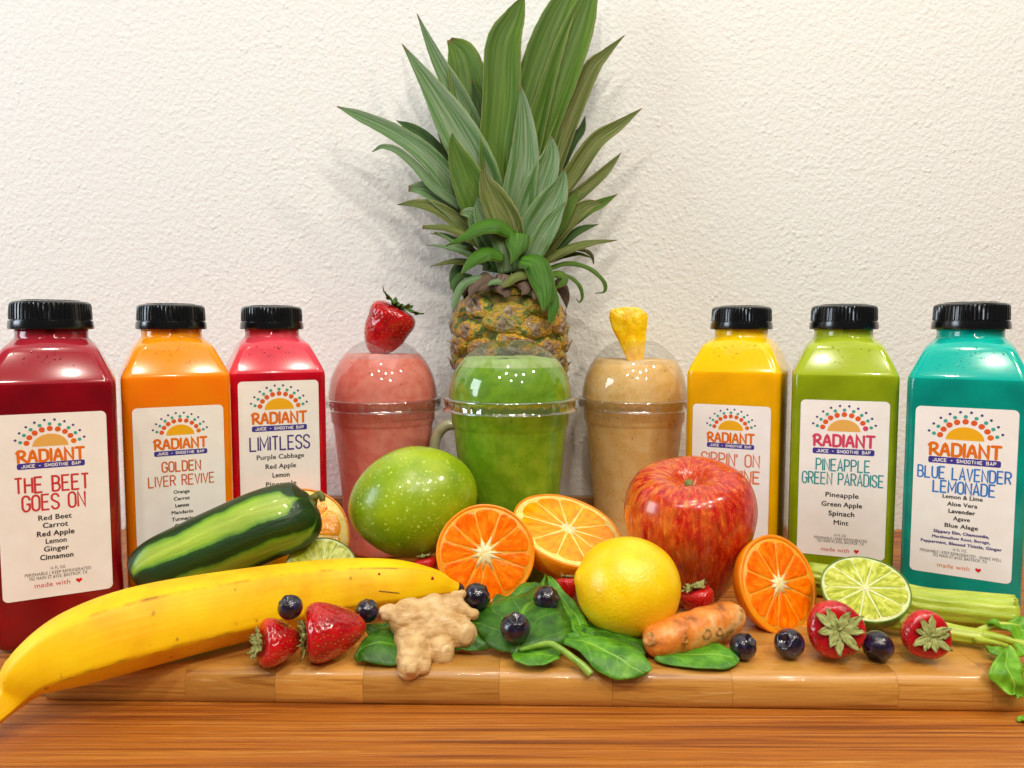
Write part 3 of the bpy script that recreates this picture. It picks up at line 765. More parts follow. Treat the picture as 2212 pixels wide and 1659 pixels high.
sb(1508, 1296, 38, 74, 110, 'small strawberry tucked under the red apple right of the lemon', kind=1, seed=5, sep=.8, D=38.8)
sb(920, 1222, 26, 80, 100, 'strawberry mostly hidden between banana and halved mandarin', kind=1, seed=6, sep=.5, D=43)
sb(1226, 1268, 27, 90, 90, 'dark red strawberry peeking out left of the lemon', kind=1, seed=7, sep=.5, D=40)
strawberry(W(842, 700, 58.0), 1.82, aim(W(842, 690, 58), 84, 74, 0) @ Matrix.Rotation(.2, 3, 'Y'), 'upright strawberry stuck in the hole of the pink cup lid', 2, 6, 1.05, True, 1.1, 11, None)

# ------------------------------------------------------------------ pineapple chunk in the tan cup
c = W(1357, 700, 58.7); ck = thing('pineapple_chunk', c, 'yellow wedge of pineapple stuck in the hole of the tan cup lid', 'pineapple chunk')
M_chunk = mat('pineapple_flesh', [(.3, '#f2b800'), (.5, '#ffd200'), (.7, '#ffe23a')], rough=.3, nscale=1.6, stretch=(1, 1, .6), bump=.08, bscale=4.5, bstretch=(1, 1, .7), sss=.25, coat=.3)
ol = [(1318, 668), (1352, 663), (1380, 664), (1401, 680), (1397, 722), (1392, 770), (1384, 800), (1366, 800), (1352, 772), (1336, 738), (1320, 706), (1315, 690)]
fr_ = local(ck, [W(x, y, 57.7) for x, y in ol]); bk_ = local(ck, [W(x*.85+1357*.15, y, 59.6) for x, y in ol])
mid = sum(fr_, Vector())/len(fr_)
V = fr_+bk_+[mid+Vector((.25, -.35, .9))]; n = len(ol)
Fc = [(i, (i+1) % n, 2*n) for i in range(n)]+[(i, i+n, (i+1) % n+n, (i+1) % n) for i in range(n)]+[tuple(range(n, 2*n))]
o = link_mesh('flesh', V, Fc, M_chunk, ck, False)
bm = bmesh.new(); bm.from_mesh(o.data); bmesh.ops.recalc_face_normals(bm, faces=bm.faces)
bmesh.ops.bevel(bm, geom=bm.edges[:], offset=.0012, segments=2, affect='EDGES'); bmesh.ops.triangulate(bm, faces=bm.faces)
bmesh.ops.subdivide_edges(bm, edges=bm.edges, cuts=2, use_grid_fill=True)
for v in bm.verts: v.co += v.normal*.0007*mnoise.noise(v.co*150)
bm.to_mesh(o.data); bm.free(); o.data.polygons.foreach_set('use_smooth', [True]*len(o.data.polygons)); o.data.set_sharp_from_angle(angle=math.radians(50))

# ------------------------------------------------------------------ mug with the pineapple standing in it
pc = W(1101, 700, 59.0); pc = Vector((pc.x, 59.0, 0))
mug = thing('mug', (pc.x, 59.0, .01), 'pale olive mug hidden behind the green cup, only its handle showing', 'mug')
M_mug = mat('glazed_olive', [(.4, '#a9aa80'), (.6, '#b9b894')], rough=.2, nscale=1, coat=.4)
lathe('mug_body', [(0, 0), (3.0, 0), (3.5, .3), (3.8, 1.5), (3.9, 8.5), (3.92, 10.4), (3.8, 10.5), (3.65, 10.4), (3.6, 8), (3.5, 1), (0, .6)], M_mug, mug, 48)
hp = local(mug, [W(1004, 922, 57.2), W(985, 917, 57), W(962, 921, 56.9), W(944, 940, 56.9), W(938, 975, 56.9), W(950, 1015, 56.9), W(980, 1040, 57), W(1004, 1042, 57.2)])
tube('handle', hp, [.42]*8, M_mug, mug, 16, 6, up=Vector((0, 1, 0)))
pine = thing('pineapple', (pc.x, 59.0, 9.0), 'whole pineapple with a tall leafy crown behind the green cup', 'pineapple')
M_pin = mat('pineapple_valley', [(.3, '#3c3a12'), (.5, '#5b5a18'), (.7, '#7a5a1c')], rough=.7, nscale=1.5, bump=.1, bscale=4)
def pr(z):    # pineapple radius by height above thing base (0..11)
    zs = [-.9, 0, 1, 2.5, 4.5, 7, 8.9, 10, 10.95, 11.7, 12.2, 12.5]; r_ = [1.5, 3.1, 3.8, 4.2, 4.45, 4.6, 4.55, 4.25, 3.75, 2.8, 1.4, 0]
    return float(np.interp(z, zs, r_))
lathe('pineapple_body', [(max(pr(z)-.28, 0), z) for z in np.linspace(-.9, 12.5, 34)], M_pin, pine, 48)
def eye_mat():
    m = bpy.data.materials.new('pineapple_eye_skin'); m.use_nodes = True
    nt = m.node_tree; N = nt.nodes; L = nt.links; b_ = N['Principled BSDF']
    uv = N.new('ShaderNodeTexCoord'); sp = N.new('ShaderNodeSeparateXYZ'); L.new(uv.outputs['UV'], sp.inputs[0])
    oi = N.new('ShaderNodeObjectInfo'); mp = N.new('ShaderNodeMapping'); mp.inputs['Scale'].default_value = (100,)*3
    L.new(uv.outputs['Object'], mp.inputs[0]); vm = N.new('ShaderNodeVectorMath'); vm.operation = 'ADD'
    mu = N.new('ShaderNodeMath'); mu.operation = 'MULTIPLY'; mu.inputs[1].default_value = 50; L.new(oi.outputs['Random'], mu.inputs[0])
    L.new(mp.outputs[0], vm.inputs[0]); L.new(mu.outputs[0], vm.inputs[1])
    n1 = N.new('ShaderNodeTexNoise'); n1.inputs['Scale'].default_value = 2.2; n1.inputs['Detail'].default_value = 9; n1.inputs['Roughness'].default_value = .62; L.new(vm.outputs[0], n1.inputs['Vector'])
    ad = N.new('ShaderNodeMath'); ad.operation = 'MULTIPLY_ADD'; L.new(n1.outputs[0], ad.inputs[0]); ad.inputs[1].default_value = 2.3
    ms_ = N.new('ShaderNodeMath'); ms_.operation = 'SUBTRACT'; ms_.operation = 'MULTIPLY_ADD'; L.new(sp.outputs[0], ms_.inputs[0]); ms_.inputs[1].default_value = .62; ms_.inputs[2].default_value = -1.02; L.new(ms_.outputs[0], ad.inputs[2])
    rp = N.new('ShaderNodeValToRGB'); L.new(ad.outputs[0], rp.inputs[0]); els = rp.color_ramp.elements
    cs = [(0, '#4a382a'), (.16, '#8f7a64'), (.28, '#a48c70'), (.4, '#8a5f2a'), (.5, '#d0920f'), (.6, '#c99a18'), (.7, '#7f8a24'), (.88, '#3c4c16')]
    while len(els) < len(cs): els.new(.5)
    for e, (p, c_) in zip(els, cs): e.position = p; e.color = lin(c_)
    gr = N.new('ShaderNodeMix'); gr.data_type = 'RGBA'; gt = N.new('ShaderNodeMapRange'); L.new(oi.outputs['Random'], gt.inputs[0]); gt.inputs[1].default_value = .35; gt.inputs[2].default_value = 1; gt.inputs[4].default_value = .55
    L.new(gt.outputs[0], gr.inputs[0]); L.new(rp.outputs[0], gr.inputs[6]); gr.inputs[7].default_value = lin('#7d8434')
    L.new(gr.outputs[2], b_.inputs['Base Color']); b_.inputs['Roughness'].default_value = .4; b_.inputs['Coat Weight'].default_value = .15
    n2 = N.new('ShaderNodeTexNoise'); n2.inputs['Scale'].default_value = 5; n2.inputs['Detail'].default_value = 6; L.new(vm.outputs[0], n2.inputs['Vector'])
    bp = N.new('ShaderNodeBump'); bp.inputs['Distance'].default_value = .003; L.new(n2.outputs[0], bp.inputs['Height']); L.new(bp.outputs[0], b_.inputs['Normal'])
    return m
M_eye = eye_mat(); M_bract = mat('dry_bract', [(.3, '#6a5440'), (.7, '#c4b298')], rough=.8, nscale=3, bump=.04, bscale=6)
# eye mesh: hexagonal cushion with a pinched middle, x across, z up, y outwards
def eye_mesh(seed):
    V, Fc, U = [], [], []; n = 18; rings = [1, .95, .85, .7, .52, .34, .18, 0]
    hs = [-.36, -.16, 0, .12, .2, .24, .2, .12]
    for q, (rg, h_) in enumerate(zip(rings, hs)):
        for i in range(n):
            a_ = 2*pi*i/n+pi/6
            hx = math.cos(pi/6)/math.cos(((a_+pi/6) % (pi/3))-pi/6)
            rr_ = .87*rg*(hx*.7+.3); x, z = rr_*math.cos(a_)*1.12, rr_*math.sin(a_)*.92
            wv = .13*nz((x, z, 0), 1.7, seed)+.05*nz((x, z, 0), 5, seed)+.05*abs(math.sin(3*a_+seed))*(rg*(1-rg)*3)
            V.append((x, h_+wv, z)); U.append((rg, i/n))
    for q in range(len(rings)-1):
        for i in range(n):
            a_ = q*n+i; b_ = q*n+(i+1) % n; Fc.append((a_, b_, b_+n, a_+n))
    o_ = link_mesh('eye', V, Fc, M_eye, None, True, U)
    bm_ = bmesh.new(); bm_.from_mesh(o_.data); bmesh.ops.remove_doubles(bm_, verts=bm_.verts, dist=1e-6); bmesh.ops.recalc_face_normals(bm_, faces=bm_.faces); bm_.to_mesh(o_.data); bm_.free()
    me = o_.data; bpy.data.objects.remove(o_); me.polygons.foreach_set('use_smooth', [True]*len(me.polygons)); return me
def bract_mesh(seed):
    C = [Vector((0, .22, -.5)), Vector((0, .34, -.25)), Vector((0, .4, -.02)), Vector((.03, .48, .14)), Vector((.05, .62, .24))]
    o_ = strip('bract', C, [Vector((1, 0, 0))]*5, [Vector((0, 1, .2)).normalized()]*5, [.42, .34, .2, .09, .01], M_bract, None, .03, -.7, 6, .16, seed)
    me = o_.data; bpy.data.objects.remove(o_); return me
EM = [eye_mesh(i) for i in range(3)]; BRM = [bract_mesh(i) for i in range(3)]
rr = random.Random(5)
rows = 9
for r_ in range(rows):
    zr_ = .1+r_*1.42
    rad = pr(zr_); cnt = 10 if r_ < 7 else (9 if r_ == 7 else 7)
    for i in range(cnt):
        a_ = 2*pi*(i+.5*(r_ % 2)+.04*r_)/cnt+rr.uniform(-.06, .06); zj = .22*math.cos(a_*5+1)*0+rr.uniform(-.2, .2)+.35*((i % 2)-.5)
        tilt = math.atan2(pr(zr_-.5)-pr(zr_+.5), 1)
        sc_ = (2*pi*rad/cnt)/1.58*rr.uniform(.94, 1.06)
        R_ = Matrix.Rotation(a_-pi/2, 4, 'Z') @ Matrix.Rotation(tilt, 4, 'X')
        e = bpy.data.objects.new('eye', EM[rr.randrange(3)]); COL.objects.link(e); e.parent = pine
        M_ = Matrix.Translation(Vector((rad*math.cos(a_)*.95, rad*math.sin(a_)*.95, zr_+zj))*S) @ R_ @ Matrix.Rotation(rr.uniform(-.3, .3), 4, 'Y') @ Matrix.Diagonal((sc_, 1.1, 1.28*rr.uniform(.92, 1.08), 1))
        e.matrix_local = M_
        b_ = bpy.data.objects.new('bract', BRM[rr.randrange(3)]); COL.objects.link(b_); b_.parent = e
# crown
def leaf_mat(name, cols, edge, sc_=1.0, tip='#6a4a26', mot='#2f6a1a'):
    m = mat(name, cols, rough=.5, nscale=sc_, uv=True, stretch=(9, 1.5, 1), detail=8, bump=.04, bscale=1, bstretch=(46, 1.5, 1), distort=.6, spec=.3)
    nt = m.node_tree; N = nt.nodes; L = nt.links; b_ = N['Principled BSDF']
    src = b_.inputs['Base Color'].links[0].from_socket
    uv = N.new('ShaderNodeTexCoord'); sp = N.new('ShaderNodeSeparateXYZ'); L.new(uv.outputs['UV'], sp.inputs[0])
    # long streaks
    mp = N.new('ShaderNodeMapping'); mp.inputs['Scale'].default_value = (20, 1.3, 1); L.new(uv.outputs['UV'], mp.inputs[0])
    nz_ = N.new('ShaderNodeTexNoise'); nz_.inputs['Scale'].default_value = 1.3; nz_.inputs['Detail'].default_value = 4; L.new(mp.outputs[0], nz_.inputs['Vector'])
    oi = N.new('ShaderNodeObjectInfo'); cb = N.new('ShaderNodeCombineXYZ'); ml = N.new('ShaderNodeMath'); ml.operation = 'MULTIPLY'; ml.inputs[1].default_value = 37
    L.new(oi.outputs['Random'], ml.inputs[0]); L.new(ml.outputs[0], cb.inputs[0]); L.new(ml.outputs[0], cb.inputs[1]); L.new(cb.outputs[0], mp.inputs['Location'])
    mr = N.new('ShaderNodeMapRange'); mr.inputs[1].default_value = .48; mr.inputs[2].default_value = .66; mr.inputs[4].default_value = .5; L.new(nz_.outputs[0], mr.inputs[0])
    mx = N.new('ShaderNodeMix'); mx.data_type = 'RGBA'; L.new(mr.outputs[0], mx.inputs[0]); L.new(src, mx.inputs[6]); mx.inputs[7].default_value = lin(mot)
    # pale margins
    s1 = N.new('ShaderNodeMath'); s1.operation = 'SUBTRACT'; s1.inputs[1].default_value = .5; L.new(sp.outputs[0], s1.inputs[0])
    s2 = N.new('ShaderNodeMath'); s2.operation = 'ABSOLUTE'; L.new(s1.outputs[0], s2.inputs[0])
    er = N.new('ShaderNodeMapRange'); er.inputs[1].default_value = .475; er.inputs[2].default_value = .5; L.new(s2.outputs[0], er.inputs[0])
    m2 = N.new('ShaderNodeMix'); m2.data_type = 'RGBA'; L.new(er.outputs[0], m2.inputs[0]); L.new(mx.outputs[2], m2.inputs[6]); m2.inputs[7].default_value = lin(edge)
    tr = N.new('ShaderNodeMapRange'); tr.inputs[1].default_value = .93; tr.inputs[2].default_value = 1; L.new(sp.outputs[1], tr.inputs[0])
    m3 = N.new('ShaderNodeMix'); m3.data_type = 'RGBA'; L.new(tr.outputs[0], m3.inputs[0]); L.new(m2.outputs[2], m3.inputs[6]); m3.inputs[7].default_value = lin(tip)
    L.new(m3.outputs[2], b_.inputs['Base Color'])
    return m
LM = {'b': leaf_mat('powdery_leaf', [(.25, '#3c6420'), (.42, '#557c42'), (.54, '#748f68'), (.64, '#86997e'), (.72, '#5c7e38'), (.85, '#44681c')], '#8d9a5c', 1.2, mot='#39691f'),
      'g': leaf_mat('green_leaf', [(.25, '#35540e'), (.48, '#486c14'), (.62, '#5c7c22'), (.8, '#6a6a30')], '#9a9a50', 1.2, mot='#3e6616'),
      'o': leaf_mat('olive_leaf', [(.3, '#3a4414'), (.5, '#62702a'), (.7, '#86865a')], '#a89c64', 1.2, mot='#4e6a20'),
      'd': leaf_mat('dark_leaf', [(.3, '#23401a'), (.6, '#3f6324'), (.8, '#5a7c38')], '#7c8a48', 1.2, mot='#2a4a14'),
      'n': leaf_mat('fresh_leaf', [(.3, '#284f06'), (.6, '#44780c'), (.8, '#629020')], '#93a040', 1.2, mot='#2f5c0c'),
      'r': leaf_mat('dried_leaf', [(.3, '#3c2c20'), (.6, '#6f5a4c'), (.8, '#93806e')], '#6a5640', 1.2, mot='#4a3a28')}
def crown(key, pts, widths, d0, d1, flip=1, fold=.3, nrm=(0, -1, .25), blunt=0):
    """pts in the crop's pixels; widths full width in crop pixels at evenly spaced stations; depth offsets from 59"""
    k_ = len(pts); P = [(702+.4557*x, .4557*y) for x, y in pts]
    ds = [59+d0+(d1-d0)*(i/(k_-1))**.8 for i in range(k_)]
    ctr = [W(x, y, d) for (x, y), d in zip(P, ds)]
    ws = [.9*float(np.interp(i/(k_-1), np.linspace(0, 1, len(widths)), widths)) for i in range(k_)]
    cp = cat_rom([tuple(p)+(w_*.4557*d/F/2,) for p, w_, d in zip(ctr, ws, ds)], 6)
    C = [Vector(c_[:3]) for c_ in cp]; wd = [max(c_[3], .02) for c_ in cp]; K = len(C); Sd, Nn = [], []
    nh = Vector(nrm).normalized()
    for i in range(K):
        T = (C[min(i+1, K-1)]-C[max(i-1, 0)]).normalized(); sd = T.cross(nh).normalized(); Sd.append(sd); Nn.append(sd.cross(T).normalized()*flip)
    return strip('leaf', local(pine, C), Sd, Nn, wd, LM[key], pine, thick=.05, wave=.05, seed=len(pine.children), fold=fold, nw=8, serr=.022)
CR = [
 ('d', [(840, 1100), (790, 860), (740, 640), (720, 480), (700, 380)], [80, 110, 100, 60, 3], .6, 2),
 ('g', [(960, 1080), (1000, 850), (1060, 700), (1110, 560), (1150, 470)], [80, 110, 100, 60, 3], .6, 2),
 ('d', [(720, 1060), (600, 960), (520, 870), (450, 800)], [60, 70, 50, 3], .5, 1.5),
 ('g', [(700, 900), (610, 740), (560, 620), (520, 520)], [60, 80, 60, 3], .8, 2),
 ('d', [(1030, 1120), (1110, 1020), (1190, 930), (1260, 870)], [60, 70, 50, 3], .2, 1),
 ('o', [(740, 1220), (650, 1150), (560, 1110), (500, 1108)], [50, 55, 40, 3], -.8, -1),
 ('g', [(1040, 1240), (1130, 1210), (1200, 1200), (1260, 1220)], [40, 40, 30, 3], -1.2, -1.4),
 ('g', [(800, 1000), (740, 700), (690, 450), (650, 270), (590, 190)], [90, 170, 200, 150, 30], 1, 3),
 ('g', [(900, 1050), (960, 600), (1030, 300), (1110, 80), (1180, -60)], [110, 190, 190, 150, 60], 1, 3),
 ('g', [(960, 1100), (1005, 720), (1120, 370), (1210, 120), (1290, -120)], [100, 150, 180, 150, 20], .5, 2.6),
 ('b', [(810, 1050), (750, 800), (640, 500), (520, 260), (435, 62)], [110, 150, 120, 60, 2], .5, 2.4),
 ('o', [(1000, 1050), (1080, 770), (1160, 560), (1260, 340), (1330, 260), (1420, 168)], [90, 120, 110, 90, 50, 2], .8, 2.2),
 ('d', [(740, 980), (600, 810), (500, 690), (420, 620), (338, 570)], [60, 70, 80, 60, 2], 1, 3),
 ('d', [(1050, 950), (1120, 780), (1170, 680), (1215, 620), (1234, 548)], [40, 60, 55, 40, 2], 1, 3),
 ('o', [(1010, 1030), (1160, 850), (1280, 680), (1390, 600), (1504, 512)], [90, 100, 90, 60, 2], .5, 1.5),
 ('o', [(1020, 1070), (1160, 960), (1290, 850), (1350, 790), (1404, 724)], [60, 70, 60, 40, 2], .2, 1.5),
 ('g', [(850, 1100), (805, 800), (835, 480), (848, 230), (900, 90), (948, -30)], [110, 150, 185, 180, 110, 2], 0, 1.2),
 ('b', [(810, 1100), (740, 860), (620, 620), (490, 400), (365, 208)], [130, 200, 190, 95, 2], -.3, 1),
 ('b', [(770, 1120), (630, 920), (490, 750), (340, 640), (170, 556), (56, 504)], [90, 120, 110, 90, 60, 4], -.2, 1),
 ('b', [(660, 990), (520, 890), (430, 790), (345, 718), (275, 697), (224, 720)], [50, 55, 45, 40, 26, 4], -.6, 0),
 ('b', [(800, 1190), (680, 1060), (570, 960), (470, 900), (396, 898)], [90, 110, 110, 80, 30], -.6, 0),
 ('o', [(790, 1200), (650, 1070), (530, 990), (430, 966), (344, 970)], [70, 80, 70, 45, 3], -1, -.4),
 ('g', [(1040, 1180), (1140, 1080), (1240, 1000), (1310, 965), (1385, 922)], [50, 60, 60, 50, 3], -.2, .8),
 ('b', [(900, 1160), (915, 960), (945, 760), (945, 560), (925, 392)], [130, 170, 150, 85, 2], -.8, 0),
 ('b', [(930, 1170), (965, 1010), (1030, 860), (1070, 740), (1070, 640)], [110, 150, 150, 90, 4], -1, -.4),
 ('g', [(780, 1130), (720, 970), (660, 820), (615, 700), (603, 630)], [130, 180, 150, 70, 4], -.9, -.8),
 ('b', [(960, 1220), (1000, 1100), (1080, 960), (1120, 870), (1135, 800)], [130, 180, 150, 70, 6], -1.6, -1.2),
 ('o', [(890, 1180), (850, 1060), (790, 930), (760, 850), (755, 775)], [130, 170, 130, 60, 4], -1.8, -1.6),
 ('b', [(840, 1230), (760, 1120), (700, 1020), (640, 1010)], [120, 130, 80, 20], -1.4, -1.6),
 ('o', [(1010, 1230), (1090, 1120), (1180, 1020), (1250, 975), (1315, 962)], [90, 100, 90, 60, 4], -1.2, -1),
 ('o', [(770, 1180), (660, 1110), (570, 1075), (462, 1074)], [50, 60, 50, 30], -1.5, -2),
 ('d', [(1060, 1220), (1140, 1130), (1220, 1080), (1300, 1062)], [60, 65, 50, 3], -1, -1),
 ('b', [(790, 1260), (690, 1205), (600, 1172), (480, 1161)], [50, 45, 36, 2], -1.5, -2),
 ('o', [(1010, 1250), (1120, 1190), (1240, 1150), (1385, 1138)], [60, 65, 55, 3], -1.6, -2),
 ('b', [(880, 1290), (860, 1200), (830, 1130), (800, 1100)], [120, 120, 90, 50], -2.6, -2.6),
 ('n', [(900, 1110), (820, 1060), (740, 1070), (660, 1120), (572, 1165)], [70, 125, 100, 55, 2], -2.6, -4.0),
 ('n', [(850, 1215), (780, 1190), (720, 1215), (680, 1255), (640, 1306)], [70, 110, 90, 50, 2], -2.8, -4.2),
 ('n', [(915, 1105), (910, 1150), (900, 1200), (880, 1258)], [130, 120, 60, 2], -3, -3.8),
 ('o', [(760, 1235), (680, 1235), (600, 1235), (500, 1264)], [40, 50, 44, 3], -1, -1.5),
 ('d', [(680, 1240), (640, 1245), (612, 1300), (604, 1372)], [40, 50, 55, 20], -.6, -1),
 ('b', [(810, 1330), (720, 1315), (650, 1350), (615, 1430), (606, 1480)], [50, 55, 50, 34, 4], -3, -4.2),
 ('n', [(930, 1225), (1000, 1240), (1035, 1330), (1045, 1400), (1036, 1482)], [100, 140, 130, 85, 12], -3.4, -4.9),
 ('d', [(700, 1310), (650, 1300), (620, 1340), (612, 1400)], [40, 50, 50, 4], -1, -2.4),
 ('r', [(780, 1300), (730, 1330), (700, 1370), (690, 1410)], [90, 80, 50, 5], -3, -4.3),
 ('r', [(850, 1300), (840, 1350), (860, 1390), (850, 1410)], [90, 80, 50, 5], -3.6, -4.6),
 ('r', [(1000, 1290), (1010, 1340), (1000, 1390), (990, 1420)], [90, 80, 50, 5], -3.2, -4.5),
 ('o', [(960, 1290), (900, 1310), (860, 1345), (840, 1365)], [70, 60, 40, 5], -3.6, -4.6),
 ('b', [(700, 1160), (640, 1150), (580, 1120), (520, 1100)], [50, 60, 44, 3], -1, -2),
 ('g', [(1040, 1150), (1110, 1060), (1170, 960), (1200, 900)], [80, 80, 50, 3], -1.5, -1),
 ('b', [(830, 1180), (770, 1080), (740, 1000), (720, 930)], [100, 110, 80, 4], -1.9, -1.7),
 ('b', [(980, 1230), (1020, 1150), (1080, 1050), (1140, 960)], [90, 110, 90, 5], -2.2, -2),
 ('n', [(1060, 1330), (1080, 1400), (1082, 1460), (1062, 1540)], [50, 60, 56, 12], -3, -4.7),
 ('g', [(1050, 1275), (1150, 1246), (1250, 1268), (1320, 1330), (1325, 1380), (1280, 1390)], [30, 34, 30, 24, 16, 3], -1.5, -2),
 ('g', [(1060, 1290), (1150, 1305), (1205, 1350), (1220, 1405), (1205, 1432), (1192, 1415)], [26, 26, 24, 16, 10, 3], -1.5, -2),
 ('o', [(1140, 1180), (1220, 1180), (1262, 1205), (1275, 1252)], [24, 28, 24, 4], -1, -1),
 ('g', [(1060, 1300), (1110, 1295), (1130, 1330), (1085, 1372)], [50, 60, 50, 10], -2, -2.6),
 ('r', [(1090, 1330), (1120, 1350), (1140, 1400), (1146, 1462)], [60, 70, 50, 3], -.5, -.8),
 ('r', [(900, 1310), (940, 1340), (950, 1375), (930, 1400)], [80, 70, 50, 5], -3.5, -4.4),
 ('r', [(820, 1320), (780, 1345), (750, 1365), (720, 1380)], [60, 60, 40, 5], -3.4, -4.2),
 ('r', [(700, 1340), (670, 1365), (660, 1385), (650, 1400)], [60, 50, 30, 5], -2.5, -3),
 ('d', [(1000, 1300), (1000, 1340), (980, 1380), (960, 1400)], [90, 80, 50, 5], -3, -4),
 ('b', [(870, 1330), (820, 1330), (790, 1340), (770, 1355)], [60, 50, 30, 3], -3.6, -4.4),
]
for key, pts, ws, d0, d1 in CR:
    crown(key, pts, ws, d0, d1, 1 if pts[-1][1] < 1050 else -1, .5 if pts[-1][1] < 900 else .3, (0, -1, .25) if pts[-1][1] < 1050 else (0, -.8, .75))
tube('crown_core', local(pine, [W(1101, 640, 59), W(1101, 560, 59), W(1101, 430, 59.3)]), [1.9, 2.1, .8], LM['d'], pine, 16, 4)

# ------------------------------------------------------------------ citrus halves
def pulp_mat(name, cols, gl=.18):
    return mat(name, cols, rough=gl, nscale=1.0, uv=True, stretch=(34, 3.2, 1), detail=6, bump=.05, bscale=1, bstretch=(38, 7, 1), sss=.03, coat=.25, distort=.9, spec=.3, croughness=.06, nrough=.62)
M_or_pulp = pulp_mat('orange_pulp', [(.3, '#f88c00'), (.5, '#ffa200'), (.7, '#ffbc18')])
M_ma_pulp = pulp_mat('mandarin_pulp', [(.3, '#f56000'), (.5, '#ff7800'), (.7, '#ff9a18')])
M_li_pulp = pulp_mat('lime_pulp', [(.32, '#8f9c18'), (.5, '#b4bc34'), (.66, '#d8dc74')])
M_pith_o = mat('orange_pith', [(.3, '#fbd35c'), (.7, '#ffe898')], rough=.5, nscale=3, bump=.02, bscale=8, sss=.3)
M_pith_m = mat('mandarin_pith', [(.3, '#ffa00e'), (.7, '#ffb42c')], rough=.45, nscale=3, bump=.02, bscale=8, sss=.3)
M_pith_l = mat('lime_pith', [(.3, '#d3d98a'), (.7, '#e9edbc')], rough=.45, nscale=3, bump=.02, bscale=8, sss=.3)
M_core = mat('citrus_core', [(.3, '#f8dc8c'), (.7, '#fff3c8')], rough=.5, nscale=3, bump=.06, bscale=5, sss=.3)
M_peel_o = mat('orange_peel', [(.3, '#ee8402'), (.7, '#fb9a0c')], rough=.35, nscale=.8, bump=.03, bscale=7, sss=.15, coat=.2, specks=[('#d06a04', 7, .25, .7)])
M_peel_m = mat('mandarin_peel', [(.3, '#fb8600'), (.7, '#ffa010')], rough=.3, nscale=.8, bump=.02, bscale=7, sss=.15, coat=.3)
M_peel_l = mat('lime_peel', [(.3, '#3c6410'), (.5, '#5c8418'), (.75, '#86a034')], rough=.35, nscale=.9, bump=.02, bscale=7, coat=.2)
def citrus_half(c, R, rot, label, peel, pith, pulp, tpeel, tpith, nseg, rin, core_r, depth=.95, gap=.022, seed=0, kind='orange', group='halved citrus fruit', a0=0, ell=1.0):
    root = thing('halved_'+kind, c, label, 'halved '+kind, rot, group)
    r = random.Random(seed)
    ro = R; ri = R-tpeel
    prof = []
    for i in range(15):
        a_ = -pi/2+pi/2*i/14; prof.append((ro*math.cos(a_) if i else 0, depth*R*math.sin(a_)))
    prof += [(ro-.02, .02), (ri+.02, .03), (ri, .0), (ri-.02, -.08)]
    def dsp(p, a_, v): k_ = 1+.015*nz((math.cos(a_), math.sin(a_), p.z*.4), 1.6, seed); return Vector((p.x*k_*ell, p.y*k_, p.z))
    lathe('peel', prof, peel, root, 72, dsp)
    lathe('pith', [(ri+.02, -.06), (ri-tpith*.4, .012), (ri*.6, .01), (0, .01)], pith, root, 72, dsp)
    Rs = ri-tpith
    angs = [a0+2*pi*i/nseg+r.uniform(-.13, .13) for i in range(nseg)]; angs.append(angs[0]+2*pi)
    for i in range(nseg):
        A, B = angs[i], angs[i+1]; m_ = (A+B)/2; out = []
        g = gap*R/2
        # outline: inner tip, along side A, rounded outer arc, back along side B
        def pol(a_, rad): return (rad*math.cos(a_), rad*math.sin(a_))
        ri_ = rin*R*r.uniform(.85, 1.15)
        n1 = 7
        for k_ in range(n1):
            rad = ri_+(Rs*.93-ri_)*k_/(n1-1); out.append(pol(A+g/rad+.12*(1-k_/(n1-1))**3*(B-A), rad))
        for k_ in range(1, 8):
            t = k_/8; aa = A+g/Rs+(B-A-2*g/Rs)*t; out.append(pol(aa, Rs*(1-.07*(abs(2*t-1))**4)))
        for k_ in range(n1):
            rad = ri_+(Rs*.93-ri_)*(1-k_/(n1-1)); out.append(pol(B-g/rad-.12*(k_/(n1-1))**3*(B-A), rad))
        out.append(pol(m_, ri_*.82))
        cx = sum(p[0] for p in out)/len(out); cy = sum(p[1] for p in out)/len(out)
        V, Fc, U = [], [], []; n = len(out)
        for q, (f, z) in enumerate(((1.0, .0), (.97, .022), (.88, .035), (.7, .04), (.45, .038), (.2, .038))):
            for x, y in out:
                x_, y_ = cx+(x-cx)*f, cy+(y-cy)*f
                V.append((x_*ell, y_, z+.03*nz((x_, y_, 0), 3, seed+i) if q > 1 else z))
                U.append((math.atan2(y_, x_)/(2*pi)+(1 if math.atan2(y_, x_) < 0 else 0), math.hypot(x_, y_)/R))
        V.append((cx*ell, cy, .045)); aa = math.atan2(cy, cx); U.append((aa/(2*pi)+(1 if aa < 0 else 0), math.hypot(cx, cy)/R))
        # keep UV continuous inside the wedge
        ref = U[-1][0]; U = [(u-1 if u-ref > .5 else u+1 if u-ref < -.5 else u, v_) for u, v_ in U]
        for q in range(5):
            for k_ in range(n): a_ = q*n+k_; b_ = q*n+(k_+1) % n; Fc.append((a_, b_, b_+n, a_+n))
        for k_ in range(n): Fc.append((5*n+k_, 5*n+(k_+1) % n, 6*n))
        link_mesh('segment', V, Fc, pulp, root, True, U)
    # star-shaped core: arms run into the membranes
    V = [(0, 0, .07)]; n = nseg*4
    for k_ in range(n):
        i = k_//4; q = k_ % 4; A, B = angs[i], angs[i+1]; a_ = A+(B-A)*q/4
        f = {0: 1.35, 1: .72, 2: .6, 3: .72}[q]*r.uniform(.7, 1.2); V.append((core_r*R*f*math.cos(a_)*ell, core_r*R*f*math.sin(a_), .035 if q == 0 else .06))
    for k_ in range(n): V.append((V[k_+1][0]*1.01, V[k_+1][1]*1.01, -.03))
